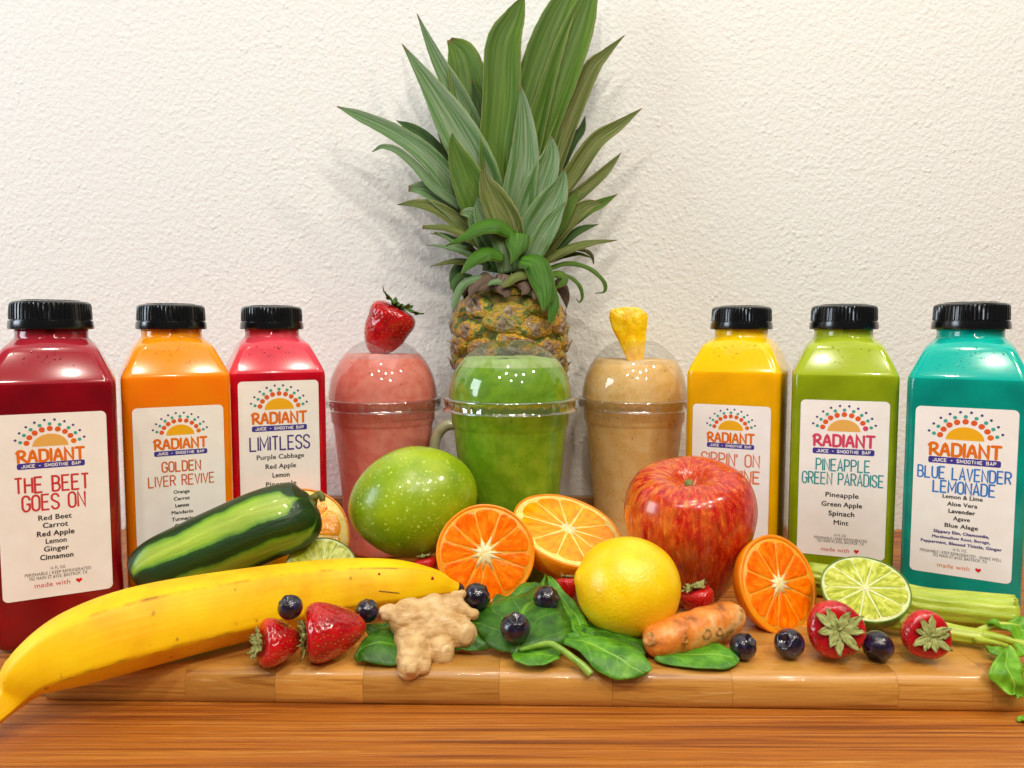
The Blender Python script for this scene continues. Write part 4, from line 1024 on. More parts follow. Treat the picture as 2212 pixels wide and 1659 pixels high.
    Fc = [(0, 1+k_, 1+(k_+1) % n) for k_ in range(n)]+[(1+k_, 1+n+k_, 1+n+(k_+1) % n, 1+(k_+1) % n) for k_ in range(n)]
    link_mesh('core', V, Fc, M_core, root, True)
    return root
def ch(px, py, rp, D, phi, al, *a_, **k_):
    c_ = W(px, py, D); return citrus_half(c_, rp*D/F*math.cos(math.atan((px-1106)/F)), aim(c_, phi, al, k_.pop('spin', 0)), *a_, **k_)
ch(648, 1158, 112, 47, 12, 100, 'orange half standing behind the striped cucumber tip', M_peel_o, M_pith_o, M_or_pulp, .12, .42, 10, .2, .12, seed=1)
ch(694, 1232, 82, 42.6, 24, 90, 'small lime half wedged between cucumber and banana', M_peel_l, M_pith_l, M_li_pulp, .06, .1, 10, .1, .07, seed=2, kind='lime', spin=14)
ch(1048, 1195, 107, 41.9, 6, 200, 'halved mandarin facing forward with a white star core beside the mango', M_peel_m, M_pith_m, M_ma_pulp, .17, .1, 11, .24, .26, seed=3, kind='mandarin', spin=5, ell=1.02)
ch(1228, 1142, 126, 44.5, 56, 70, 'orange half tilted upwards behind the lemon', M_peel_o, M_pith_o, M_or_pulp, .12, .34, 10, .14, .15, seed=4, depth=.8)
ch(1683, 1262, 115, 39.0, 44, 14, 'halved mandarin turned to the right below the yellow juice bottle', M_peel_m, M_pith_m, M_ma_pulp, .2, .12, 10, .2, .22, seed=5, kind='mandarin', depth=.75, spin=60)
ch(1869, 1270, 102, 38.0, 41, 86, 'lime half with bright cut face in front of the olive and teal bottles', M_peel_l, M_pith_l, M_li_pulp, .07, .1, 10, .1, .1, seed=6, kind='lime', depth=.85, spin=8)

# ------------------------------------------------------------------ whole fruit
# mango
c = W(893, 1086, 45.5)
M_mango = mat('mango_skin', [(.3, '#6f9404'), (.5, '#8cac0a'), (.7, '#a8c016')], rough=.34, nscale=.28, sss=.1, coat=.35, bump=.012, bscale=5,
              specks=[('#c8dc6a', 2.1, .19, .9), ('#b4d24c', 3.8, .24, .8), ('#a8cc40', 6, .25, .5)])
mg = thing('mango', c, 'large round speckled green mango in front of the pink cup', 'mango', aim(c, 90, 90) @ Matrix.Rotation(0, 3, 'Z'))
uu = 45.5/F
def mango_disp(p, a_, v):
    return p
V, Fc, U = [], [], []; nu, nv = 64, 40
MO = [(1038, 1050), (1037, 1090), (1015, 1135), (975, 1175), (930, 1203), (885, 1208), (845, 1200), (800, 1172), (765, 1140), (752, 1100), (760, 1060), (790, 1015), (835, 980), (885, 963), (935, 967), (985, 985), (1020, 1015)]
mc = (895, 1088)
th_ = [math.atan2(-(y-mc[1]), x-mc[0]) for x, y in MO]; rd_ = [math.hypot(x-mc[0], y-mc[1])*uu for x, y in MO]
od = sorted(zip(th_, rd_)); th_ = [t for t, _ in od]; rd_ = [r for _, r in od]
th_ = [th_[-1]-2*pi]+th_+[th_[0]+2*pi]; rd_ = [rd_[-1]]+rd_+[rd_[0]]
for j in range(nv+1):
    b_ = -pi/2+pi*j/nv
    for i in range(nu):
        a_ = -pi+2*pi*i/nu
        R_ = float(np.interp(a_, th_, rd_))
        V.append((R_*math.cos(a_)*math.cos(b_), R_*math.sin(a_)*math.cos(b_), 3.25*math.sin(b_))); U.append((i/nu, j/nv))
for j in range(nv):
    for i in range(nu):
        q = j*nu+i; q2 = j*nu+(i+1) % nu; Fc.append((q, q2, q2+nu, q+nu))
mg.matrix_world = Matrix.Translation(c*S) @ aim(c, 0, 0).to_4x4()
o = link_mesh('skin', V, Fc, M_mango, mg, True, U)
bm = bmesh.new(); bm.from_mesh(o.data); bmesh.ops.remove_doubles(bm, verts=bm.verts, dist=1e-5); bm.to_mesh(o.data); bm.free()
sm = o.modifiers.new('s', 'SMOOTH'); sm.iterations = 12; sm.factor = .6
# apple
c = W(1490, 1156, 43.2)
def apple_mat():
    m = mat('apple_skin', [(.34, '#a40a06'), (.5, '#c42012'), (.6, '#d8481c'), (.74, '#e8963a')], rough=.24, nscale=1.0, uv=True, stretch=(70, 26, 1), detail=10, sss=.1, coat=.35, distort=.4, specks=[('#efa860', 7, .16, .75), ('#8f0c06', 5, .14, .4)], nrough=.65)
    nt = m.node_tree; N = nt.nodes; L = nt.links; b_ = N['Principled BSDF']; src = b_.inputs['Base Color'].links[0].from_socket
    tc = N.new('ShaderNodeTexCoord'); mp = N.new('ShaderNodeMapping'); mp.inputs['Scale'].default_value = (100,)*3; L.new(tc.outputs['Object'], mp.inputs[0])
    n1 = N.new('ShaderNodeTexNoise'); n1.inputs['Scale'].default_value = .22; n1.inputs['Detail'].default_value = 2; L.new(mp.outputs[0], n1.inputs['Vector'])
    sp = N.new('ShaderNodeSeparateXYZ'); L.new(mp.outputs[0], sp.inputs[0])
    ax = N.new('ShaderNodeMath'); ax.operation = 'MULTIPLY_ADD'; L.new(sp.outputs[0], ax.inputs[0]); ax.inputs[1].default_value = -.14; L.new(n1.outputs[0], ax.inputs[2])
    mr = N.new('ShaderNodeMapRange'); L.new(ax.outputs[0], mr.inputs[0]); mr.inputs[1].default_value = .09; mr.inputs[2].default_value = 1.25; mr.inputs[4].default_value = .6
    n3 = N.new('ShaderNodeTexNoise'); n3.inputs['Scale'].default_value = 1.3; n3.inputs['Detail'].default_value = 6
    m3 = N.new('ShaderNodeMapping'); m3.inputs['Scale'].default_value = (34, 8, 1); L.new(tc.outputs['UV'], m3.inputs[0]); L.new(m3.outputs[0], n3.inputs['Vector'])
    r3 = N.new('ShaderNodeMapRange'); L.new(n3.outputs[0], r3.inputs[0]); r3.inputs[1].default_value = .42; r3.inputs[2].default_value = .6
    mu = N.new('ShaderNodeMath'); mu.operation = 'MULTIPLY'; L.new(mr.outputs[0], mu.inputs[0]); L.new(r3.outputs[0], mu.inputs[1])
    mx = N.new('ShaderNodeMix'); mx.data_type = 'RGBA'; L.new(mu.outputs[0], mx.inputs[0]); L.new(src, mx.inputs[6]); mx.inputs[7].default_value = lin('#e8a030')
    # yellow round the stalk
    uvs = N.new('ShaderNodeSeparateXYZ'); L.new(tc.outputs['UV'], uvs.inputs[0])
    r4 = N.new('ShaderNodeMapRange'); L.new(uvs.outputs[1], r4.inputs[0]); r4.inputs[1].default_value = .82; r4.inputs[2].default_value = .96; r4.inputs[4].default_value = .85
    m4 = N.new('ShaderNodeMix'); m4.data_type = 'RGBA'; L.new(r4.outputs[0], m4.inputs[0]); L.new(mx.outputs[2], m4.inputs[6]); m4.inputs[7].default_value = lin('#e08a2a')
    L.new(m4.outputs[2], b_.inputs['Base Color']); return m
AR = 143*43.2/F*.97
ap = thing('apple', c, 'glossy red apple streaked with yellow in front of the golden juice bottle', 'apple', Matrix.Rotation(math.radians(-6), 3, 'Y') @ Matrix.Rotation(math.radians(16), 3, 'X'))
prf = [(0, -.78), (.1, -.82), (.2, -.96), (.33, -1.04), (.48, -.98), (.64, -.74), (.81, -.36), (.94, .05), (1.0, .38), (.95, .68), (.8, .9), (.6, .985), (.42, .985), (.28, .94), (.18, .85), (.09, .74), (.04, .68), (0, .66)]
prf = [(max(p[0], 0)*AR, p[1]*AR*1.1) for p in cat_rom(prf, 4)]; prf[0] = (0, prf[0][1]); prf[-1] = (0, prf[-1][1])
def lob(p, a_, v):
    k_ = 1+.03*math.cos(5*a_+.6)*(1 if p.z < 0 else .2)*min(1, abs(p.z)/2)+.02*math.cos(2*a_)
    return Vector((p.x*k_, p.y*k_, p.z*(1+.008*math.cos(5*a_+.6))))
lathe('skin', prf, apple_mat(), ap, 72, lob)
M_stalk = mat('green_stalk', [(.3, '#56652a'), (.7, '#8f9a58')], rough=.6, nscale=4, bump=.05, bscale=8)
tube('stalk', [Vector((0, 0, .62*AR)), Vector((.05, -.1, .8*AR)), Vector((-.05, -.2, .98*AR))], [.12, .15, .26], M_stalk, ap, 10, 4, disp=lambda p, t, v: .06*nz(p, 3, 2))
# lemon
c = W(1355, 1268, 37.2)
lm = thing('lemon', c, 'whole yellow lemon lying on the spinach in the centre', 'lemon', aim(c, 72, 172))
M_lemon = mat('lemon_peel', [(.3, '#fac400'), (.6, '#ffd808'), (.8, '#ffe23c')], rough=.3, nscale=.5, bump=.035, bscale=6.5, sss=.2, coat=.25, specks=[('#d9a400', 7, .2, .5)])
lp = [(0, 1.09), (.07, 1.09), (.13, 1.07), (.2, 1.03), (.34, .97), (.55, .86), (.78, .64), (.93, .35), (.99, 0), (.95, -.35), (.82, -.64), (.6, -.86), (.38, -.97), (.2, -1.03), (.1, -1.06), (0, -1.07)]
LR = 110*37.2/F*1.01
lpp = [(max(p[0], 0)*LR, p[1]*LR) for p in cat_rom([(r, z) for r, z in reversed(lp)], 4)]; lpp[0] = (0, lpp[0][1]); lpp[-1] = (0, lpp[-1][1])
lathe('peel', lpp, M_lemon, lm, 64, lambda p, a_, v: p*(1+.012*nz(p, .7, 4)))
# banana
bp_ = [(-75, 1592, 29.2), (-20, 1545, 30.2), (25, 1500, 31.0), (75, 1448, 31.5), (160, 1402, 32.2), (300, 1356, 33.5), (500, 1312, 35.9), (700, 1276, 38.8), (850, 1262, 39.5), (935, 1262, 40.3), (972, 1268, 40.6), (990, 1272, 40.7)]
br = [.5, .55, .75, 1.25, 1.68, 1.86, 1.79, 1.62, 1.32, .85, .45, .3]
bp3 = [W(*p) for p in bp_]
ba = thing('banana', W(500, 1400, 35), 'ripe yellow banana lying across the left of the board, stalk towards us', 'banana')
def banana_mat():
    m = mat('banana_skin', [(.3, '#f2b200'), (.5, '#ffcc00'), (.68, '#ffd806')], rough=.5, nscale=1.0, uv=True, stretch=(2.5, 7, 1), detail=4, sss=.15, coat=0, bump=.02, bscale=1, bstretch=(30, 5, 1), spec=.4)
    nt = m.node_tree; N = nt.nodes; L = nt.links; b_ = N['Principled BSDF']; src = b_.inputs['Base Color'].links[0].from_socket
    tc = N.new('ShaderNodeTexCoord'); sp = N.new('ShaderNodeSeparateXYZ'); L.new(tc.outputs['UV'], sp.inputs[0])
    # ridge lines browning in patches
    f5 = N.new('ShaderNodeMath'); f5.operation = 'MULTIPLY'; f5.inputs[1].default_value = 5; L.new(sp.outputs[0], f5.inputs[0])
    fr = N.new('ShaderNodeMath'); fr.operation = 'FRACT'; L.new(f5.outputs[0], fr.inputs[0])
    s1 = N.new('ShaderNodeMath'); s1.operation = 'SUBTRACT'; s1.inputs[1].default_value = .5; L.new(fr.outputs[0], s1.inputs[0])
    ab = N.new('ShaderNodeMath'); ab.operation = 'ABSOLUTE'; L.new(s1.outputs[0], ab.inputs[0])
    r1 = N.new('ShaderNodeMapRange'); r1.inputs[1].default_value = .44; r1.inputs[2].default_value = .5; L.new(ab.outputs[0], r1.inputs[0])
    mp = N.new('ShaderNodeMapping'); mp.inputs['Scale'].default_value = (3, 14, 1); L.new(tc.outputs['UV'], mp.inputs[0])
    n1 = N.new('ShaderNodeTexNoise'); n1.inputs['Scale'].default_value = 1.2; n1.inputs['Detail'].default_value = 5; L.new(mp.outputs[0], n1.inputs['Vector'])
    r2 = N.new('ShaderNodeMapRange'); r2.inputs[1].default_value = .45; r2.inputs[2].default_value = .7; L.new(n1.outputs[0], r2.inputs[0])
    mu = N.new('ShaderNodeMath'); mu.operation = 'MULTIPLY'; L.new(r1.outputs[0], mu.inputs[0]); L.new(r2.outputs[0], mu.inputs[1])
    mx = N.new('ShaderNodeMix'); mx.data_type = 'RGBA'; L.new(mu.outputs[0], mx.inputs[0]); L.new(src, mx.inputs[6]); mx.inputs[7].default_value = lin('#8a5410')
    # brown flecks
    mp2 = N.new('ShaderNodeMapping'); mp2.inputs['Scale'].default_value = (12, 30, 1); L.new(tc.outputs['UV'], mp2.inputs[0])
    n2 = N.new('ShaderNodeTexNoise'); n2.inputs['Scale'].default_value = 1.4; n2.inputs['Detail'].default_value = 3; L.new(mp2.outputs[0], n2.inputs['Vector'])
    r3 = N.new('ShaderNodeMapRange'); r3.inputs[1].default_value = .66; r3.inputs[2].default_value = .72; r3.inputs[4].default_value = .7; L.new(n2.outputs[0], r3.inputs[0])
    m2 = N.new('ShaderNodeMix'); m2.data_type = 'RGBA'; L.new(r3.outputs[0], m2.inputs[0]); L.new(mx.outputs[2], m2.inputs[6]); m2.inputs[7].default_value = lin('#a8701a')
    L.new(m2.outputs[2], b_.inputs['Base Color']); return m
def bshape(t, v): return 1+.12*((1-abs(math.sin(2.5*t))**.8)-.4)*(1 if v > .12 else 1.6)
tube('peel', local(ba, bp3), br, banana_mat(), ba, 60, 8, bshape, up=Vector((.1, -.3, 1)))
M_btip = mat('banana_tip', [(.3, '#1d140c'), (.7, '#4c3418')], rough=.8, nscale=4, bump=.08, bscale=7)
e1, e0 = bp3[-1], bp3[-2]; dd = (e1-e0).normalized()
tube('blossom_tip', local(ba, [e1-dd*.05, e1+dd*.12, e1+dd*.3]), [.34, .3, .2], M_btip, ba, 12, 3, disp=lambda p, t, v: .05*nz(p, 5, 1))
M_red = mat('juice_spot', '#a8100c', rough=.1, coat=.6)
def on_surface(px, py, D, c0, r0):   # nearest hit of the pixel's ray with a ball, cm
    o_ = Vector((0, 0, H)); d_ = ray(px, py).normalized(); oc = o_-c0; b_ = oc.dot(d_); q = b_*b_-oc.dot(oc)+r0*r0
    return o_+d_*(-b_-math.sqrt(max(q, 0)))
bmk = bpy.data.objects[-1] if False else None
dg = bpy.context.evaluated_depsgraph_get()
from mathutils.bvhtree import BVHTree
bob = [x for x in ba.children if x.name.startswith('peel')][0]
bvh = BVHTree.FromObject(bob, dg)
def hit(px, py):
    mw = ba.matrix_world; o_ = mw.inverted() @ (Vector((0, 0, H))*S); d_ = (mw.to_3x3().inverted() @ ray(px, py)).normalized()
    h_ = bvh.ray_cast(o_, d_); return (h_[0]/S, h_[1]) if h_[0] else (None, None)
def blot(name, pts, rad, m, parent, h_=.03):
    """little raised blot on the banana, pts list of pixel points with radius in cm"""
    V, Fc = [], []
    for (x, y) in pts:
        p, n_ = hit(x, y)
        if p is None: continue
        t = n_.cross(Vector((0, 0, 1))).normalized(); u = n_.cross(t); b0 = len(V)
        V.append(p+n_*h_)
        for k_ in range(8): a_ = 2*pi*k_/8; V.append(p+n_*h_*.7+(t*math.cos(a_)+u*math.sin(a_))*rad*.7)
        for k_ in range(8): a_ = 2*pi*k_/8; V.append(p-n_*.01+(t*math.cos(a_)+u*math.sin(a_))*rad)
        for k_ in range(8):
            Fc.append((b0, b0+1+k_, b0+1+(k_+1) % 8)); Fc.append((b0+1+k_, b0+9+k_, b0+9+(k_+1) % 8, b0+1+(k_+1) % 8))
    if V: return link_mesh(name, V, Fc, m, parent)
blot('juice_drop', [(934, 1249)], .11, M_red, ba, .06); blot('juice_drop', [(819, 1240)], .08, M_red, ba, .03)
M_bruise = mat('banana_bruise', '#6e4a10', rough=.6)
blot('bruise', [(820+3.2*i, 1277+.35*i) for i in range(14)], .05, M_bruise, ba, .012)
# cucumber with peeled stripes
cp_ = [(306, 1262, 41.0), (318, 1250, 41.1), (345, 1226, 41.3), (420, 1196, 41.8), (500, 1162, 42.3), (575, 1130, 42.8), (630, 1112, 43.2), (660, 1097, 43.4), (676, 1087, 43.5)]
cr = [.7, 1.3, 1.75, 1.98, 2.08, 2.1, 2.02, 1.72, .8]
cu_ = thing('cucumber', W(480, 1180, 42), 'dark green cucumber with peeled light stripes leaning over the banana', 'cucumber')
def cuc_mat():
    m = bpy.data.materials.new('striped_cucumber_skin'); m.use_nodes = True
    nt = m.node_tree; N = nt.nodes; L = nt.links; b_ = N['Principled BSDF']
    tc = N.new('ShaderNodeTexCoord'); sp = N.new('ShaderNodeSeparateXYZ'); L.new(tc.outputs['UV'], sp.inputs[0])
    mp = N.new('ShaderNodeMapping'); mp.inputs['Scale'].default_value = (6, 5, 1); L.new(tc.outputs['UV'], mp.inputs[0])
    n1 = N.new('ShaderNodeTexNoise'); n1.inputs['Scale'].default_value = 1.0; n1.inputs['Detail'].default_value = 4; L.new(mp.outputs[0], n1.inputs['Vector'])
    ad = N.new('ShaderNodeMath'); ad.operation = 'MULTIPLY_ADD'; L.new(n1.outputs[0], ad.inputs[0]); ad.inputs[1].default_value = .06; L.new(sp.outputs[0], ad.inputs[2])
    sb_ = N.new('ShaderNodeMath'); sb_.operation = 'ADD'; sb_.inputs[1].default_value = .15; L.new(ad.outputs[0], sb_.inputs[0])
    fm = N.new('ShaderNodeMath'); fm.operation = 'MULTIPLY'; fm.inputs[1].default_value = 5; L.new(sb_.outputs[0], fm.inputs[0])
    fr = N.new('ShaderNodeMath'); fr.operation = 'FRACT'; L.new(fm.outputs[0], fr.inputs[0])
    s1 = N.new('ShaderNodeMath'); s1.operation = 'SUBTRACT'; s1.inputs[1].default_value = .5; L.new(fr.outputs[0], s1.inputs[0])
    ab = N.new('ShaderNodeMath'); ab.operation = 'ABSOLUTE'; L.new(s1.outputs[0], ab.inputs[0])
    # stripes fade out at both ends
    v1 = N.new('ShaderNodeMath'); v1.operation = 'SUBTRACT'; v1.inputs[1].default_value = .5; L.new(sp.outputs[1], v1.inputs[0])
    v2 = N.new('ShaderNodeMath'); v2.operation = 'ABSOLUTE'; L.new(v1.outputs[0], v2.inputs[0])
    v3 = N.new('ShaderNodeMapRange'); v3.inputs[1].default_value = .36; v3.inputs[2].default_value = .48; v3.inputs[4].default_value = .3; L.new(v2.outputs[0], v3.inputs[0])
    a2 = N.new('ShaderNodeMath'); a2.operation = 'ADD'; L.new(ab.outputs[0], a2.inputs[0]); L.new(v3.outputs[0], a2.inputs[1])
    rp = N.new('ShaderNodeValToRGB'); L.new(a2.outputs[0], rp.inputs[0]); els = rp.color_ramp.elements
    cs = [(0, '#a9c444'), (.18, '#93b830'), (.275, '#588c1c'), (.31, '#1a4410'), (.4, '#14380a')]
    while len(els) < len(cs): els.new(.5)
    for e, (p, c_) in zip(els, cs): e.position = p; e.color = lin(c_)
    mp2 = N.new('ShaderNodeMapping'); mp2.inputs['Scale'].default_value = (40, 4, 1); L.new(tc.outputs['UV'], mp2.inputs[0])
    n2 = N.new('ShaderNodeTexNoise'); n2.inputs['Scale'].default_value = 1.0; n2.inputs['Detail'].default_value = 5; L.new(mp2.outputs[0], n2.inputs['Vector'])
    hs = N.new('ShaderNodeHueSaturation'); mr = N.new('ShaderNodeMapRange'); mr.inputs[1].default_value = .3; mr.inputs[2].default_value = .7; mr.inputs[3].default_value = .8; mr.inputs[4].default_value = 1.15
    L.new(n2.outputs[0], mr.inputs[0]); L.new(mr.outputs[0], hs.inputs['Value']); L.new(rp.outputs[0], hs.inputs['Color']); L.new(hs.outputs[0], b_.inputs['Base Color'])
    b_.inputs['Roughness'].default_value = .42; b_.inputs['Coat Weight'].default_value = .12; b_.inputs['Subsurface Weight'].default_value = .1; b_.inputs['Subsurface Scale'].default_value = .003
    bp = N.new('ShaderNodeBump'); bp.inputs['Distance'].default_value = .0006; L.new(n2.outputs[0], bp.inputs['Height']); L.new(bp.outputs[0], b_.inputs['Normal'])
    return m
def cshape(t, v): return 1-.035*math.cos(5*(t+.66))*(1 if .1 < v < .9 else .3)
tube('skin', local(cu_, [W(*p) for p in cp_]), cr, cuc_mat(), cu_, 60, 8, cshape, up=Vector((.2, -1, .2)))
M_cst = mat('dry_stalk', [(.3, '#4c5420'), (.7, '#8a8a44')], rough=.7, nscale=3, bump=.1, bscale=5)
tube('stalk', local(cu_, [W(668, 1092, 43.3), W(676, 1078, 43.3), W(684, 1070, 43.2), W(691, 1066, 43.2), W(696, 1074, 43.1), W(697, 1082, 43.1)]), [.5, .3, .2, .17, .2, .16], M_cst, cu_, 10, 5, disp=lambda p, t, v: .05*nz(p, 5, 3))

# ------------------------------------------------------------------ ginger and turmeric
def blobs(name, root, balls, m, voxel=.07, disp=.0, sm_=4, ring=0):
    bm_ = bmesh.new()
    for (x, y, D, r, *e) in balls:
        p = local(root, [W(x, y, D)])[0]
        M_ = Matrix.Translation(p*S) @ Matrix.Diagonal((r*S, r*S, r*S, 1))
        bmesh.ops.create_icosphere(bm_, subdivisions=3, radius=1, matrix=M_)
    me = bpy.data.meshes.new(name); bm_.to_mesh(me); bm_.free()
    o_ = bpy.data.objects.new(name, me); COL.objects.link(o_)
    rm = o_.modifiers.new('r', 'REMESH'); rm.mode = 'VOXEL'; rm.voxel_size = voxel*S; rm.use_smooth_shade = True
    s_ = o_.modifiers.new('s', 'SMOOTH'); s_.iterations = sm_; s_.factor = .6
    me2 = bpy.data.meshes.new_from_object(o_.evaluated_get(bpy.context.evaluated_depsgraph_get()))
    bpy.data.objects.remove(o_)
    me2.name = name; me2.materials.clear(); me2.materials.append(m)
    for v in me2.vertices:
        q = v.co/S; v.co += v.normal*(disp*mnoise.noise(q*1.8)+disp*.6*mnoise.noise(q*5)+ring*abs(math.sin(q.z*6+q.x*2+mnoise.noise(q*2)*2)))*S
    me2.polygons.foreach_set('use_smooth', [True]*len(me2.polygons)); me2.update()
    o_ = bpy.data.objects.new(name, me2); COL.objects.link(o_); o_.parent = root; return o_
M_ginger = mat('ginger_skin', [(.2, '#a47a46'), (.42, '#cda66c'), (.6, '#dcbb86'), (.8, '#e8cfa2')], rough=.5, nscale=1.2, stretch=(1, 1, 2.4), bump=.04, bscale=3.5, bstretch=(1, 1, 3.2), sss=.12, detail=6)
gg = thing('ginger_root', W(930, 1400, 34.5), 'knobbly piece of fresh ginger at the front edge of the board', 'ginger')
def gq(x, y, D, r): return (486+.3254*x, 1026+.3254*y, D+.5, r*.3254*D/F)
GB = []
def chain(a_, b_, n):
    for i in range(n+1):
        t = i/n; q_ = [a_[k]+(b_[k]-a_[k])*t for k in range(4)]; q_[3] *= 1+.12*math.cos(t*5.5+len(GB)); GB.append(gq(*q_))
chain((1230, 960, 35.2, 130), (1330, 960, 35.4, 125), 3); chain((1230, 960, 35.0, 120), (1060, 905, 34.8, 40), 5)
chain((1240, 1050, 34.8, 115), (1250, 1160, 34.0, 105), 3); chain((1250, 1160, 34.0, 105), (1225, 1275, 33.0, 85), 4); chain((1250, 1180, 34.0, 100), (1310, 1270, 33.1, 62), 3)
chain((1350, 1020, 35, 105), (1440, 1190, 34.2, 92), 5); chain((1380, 960, 35.4, 110), (1590, 1065, 35, 96), 5)
chain((1350, 890, 35.8, 95), (1520, 870, 36, 72), 4); chain((1500, 880, 36, 70), (1650, 925, 35.6, 34), 4); chain((1480, 850, 36, 60), (1575, 790, 36.2, 28), 4)
blobs('rhizome', gg, GB, M_ginger, .05, .014, 2, .03)
M_gcut = mat('ginger_cut', [(.3, '#d2aa6c'), (.7, '#e6cc98')], rough=.6, nscale=2, bump=.03, bscale=6)
for (x, y, D, r, ax) in ((1615, 1070, 34.3, 62, (.5, -.8, -.1)), (1478, 1190, 33.8, 54, (.55, -.8, 0)), (1235, 1318, 32.3, 44, (0, -.6, -.8))):
    p = Vector(W(*gq(x, y, D, 1)[:3])); ax = Vector(ax).normalized(); R_ = ax.to_track_quat('Z', 'Y').to_matrix(); r = r*.3254*D/F
    V = [local(gg, [p+R_ @ Vector((r*.95*math.cos(k_*pi/10)*f, r*1.2*math.sin(k_*pi/10)*f, h_))])[0] for f, h_ in ((1.0, -.3), (.95, 0), (.6, .03)) for k_ in range(20)]
    Fc = [(q*20+k_, q*20+(k_+1) % 20, (q+1)*20+(k_+1) % 20, (q+1)*20+k_) for q in range(2) for k_ in range(20)]+[tuple(40+k_ for k_ in range(20))]
    link_mesh('cut_end', V, Fc, M_gcut, gg)
M_turm = mat('turmeric_skin', [(.3, '#7a4610'), (.42, '#cf7626'), (.56, '#ea9038'), (.66, '#e2b070'), (.76, '#a06a2a')], rough=.45, nscale=.75, bump=.05, bscale=4, coat=.1, detail=6)
def tq(x, y, D): return W(1026+.3254*x, 1026+.3254*y, D+.6)
tu = thing('turmeric_root', tq(1400, 1080, 35), 'orange stub of turmeric root right of the lemon', 'turmeric')
tpts = [tq(1120, 1130, 34.0), tq(1140, 1124, 34.0), tq(1180, 1112, 34.1), tq(1260, 1090, 34.3), tq(1380, 1055, 34.7), tq(1520, 1010, 35.2), tq(1640, 965, 35.7), tq(1710, 940, 36.1), tq(1750, 930, 36.3), tq(1775, 928, 36.4)]
trd = [.2, .5, .74, .88, .95, .95, .9, .74, .5, .15]
def trng(p, t, v): return .035*max(0, math.sin(v*38+.6*math.sin(t)+2*nz(p, .6, 9)))**6*-1+.05*nz(p, 1.2, 8)+.02*nz(p, 4, 8)
tube('rhizome', local(tu, tpts), trd, M_turm, tu, 48, 12, disp=trng)
M_scar = mat('turmeric_scar', [(.3, '#8f5a1c'), (.7, '#d6a050')], rough=.6, nscale=4, bump=.05, bscale=6)
dg = bpy.context.evaluated_depsgraph_get(); tb = BVHTree.FromObject(tu.children[0], dg)
for (x, y, r) in ((1540, 1055, .3), (1395, 1095, .2), (1160, 1090, .34), (1620, 1040, .22)):
    px, py = 1026+.3254*x, 1026+.3254*y
    mw = tu.matrix_world; h_ = tb.ray_cast(mw.inverted() @ (Vector((0, 0, H))*S), ray(px, py).normalized())
    if h_[0] is None: continue
    p, n_ = h_[0]/S, h_[1]; t = n_.cross(Vector((0, 0, 1))).normalized(); u = n_.cross(t); V = []
    for f, z_ in ((1.0, -.05), (.85, .05), (.6, .06), (.42, -.02), (.15, -.03)):
        for k_ in range(14): a_ = 2*pi*k_/14; V.append(p+n_*z_+(t*math.cos(a_)+u*math.sin(a_))*r*f*(1+.08*math.sin(3*a_)))
    Fc = [(q*14+k_, q*14+(k_+1) % 14, (q+1)*14+(k_+1) % 14, (q+1)*14+k_) for q in range(4) for k_ in range(14)]+[tuple(56+k_ for k_ in range(14))]
    link_mesh('bud_scar', V, Fc, M_scar, tu)

# ------------------------------------------------------------------ blueberries
M_blue = mat('blueberry_skin', [(.3, '#0b0612'), (.55, '#1a1028'), (.75, '#37315a')], rough=.22, nscale=1.5, coat=.5, bump=.015, bscale=7, spec=.6)
def bb_mesh():
    V, Fc = [], []; n, k = 40, 34
    for j in range(k+1):
        b_ = -pi/2+pi*j/k
        for i in range(n):
            a_ = 2*pi*i/n; r = math.cos(b_); z = .9*math.sin(b_)
            if j > k*.72:
                q = (j-k*.72)/(k*.28)                 # calyx crater with a five-lobed rim
                if q > .45: z -= .42*(q-.45)/.55
                elif q > .12: z += .045*math.sin((q-.12)/.33*pi)*(1+.9*math.cos(5*a_))
            p = Vector((r*math.cos(a_), r*math.sin(a_), z)); V.append(p*(1+.03*nz(p, 1.2, 3)))
    for j in range(k):
        for i in range(n): a_ = j*n+i; b_ = j*n+(i+1) % n; Fc.append((a_, b_, b_+n, a_+n))
    o_ = link_mesh('blueberry', V, Fc, M_blue); me = o_.data; bpy.data.objects.remove(o_); return me
BBM = bb_mesh()
for (px, py, rp, hh, D, phi, al, lab) in (
    (627, 1312, 27, 0, 33.9, 60, 120, 'blueberry resting above the two strawberries against the banana'),
    (793, 1320, 26, 0, 36.2, 70, 60, 'blueberry between the large strawberry tip and the ginger'),
    (1030, 1289, 30, 0, 37.2, 80, 20, 'blueberry leaning on the cut mandarin above the ginger'),
    (1180, 1294, 29, 0, 37.4, 75, 30, 'blueberry on the spinach left of the lemon'),
    (1113, 1357, 33, 0, 34.6, 50, 80, 'blueberry on the broad front spinach leaf'),
    (1605, 1396, 29, BT, None, 60, 50, 'blueberry beside the tip of the turmeric'),
    (1705, 1390, 32, BT, None, 24, 160, 'blueberry with its crown facing forward below the mandarin half'),
    (1896, 1395, 33, BT, None, 70, 250, 'blueberry in front of the lime half between two strawberries')):
    rp *= 1.06; D = D or rest(px, py, rp, hh); c = W(px, py, D)
    o = bpy.data.objects.new('blueberry', BBM); COL.objects.link(o); r = rp*D/F*.97
    o.matrix_world = Matrix.Translation(c*S) @ aim(c, phi, al, random.uniform(0, 72)).to_4x4() @ Matrix.Diagonal((r, r, r*1.05, 1))
    tag(o, lab, 'blueberry', 'loose blueberries')

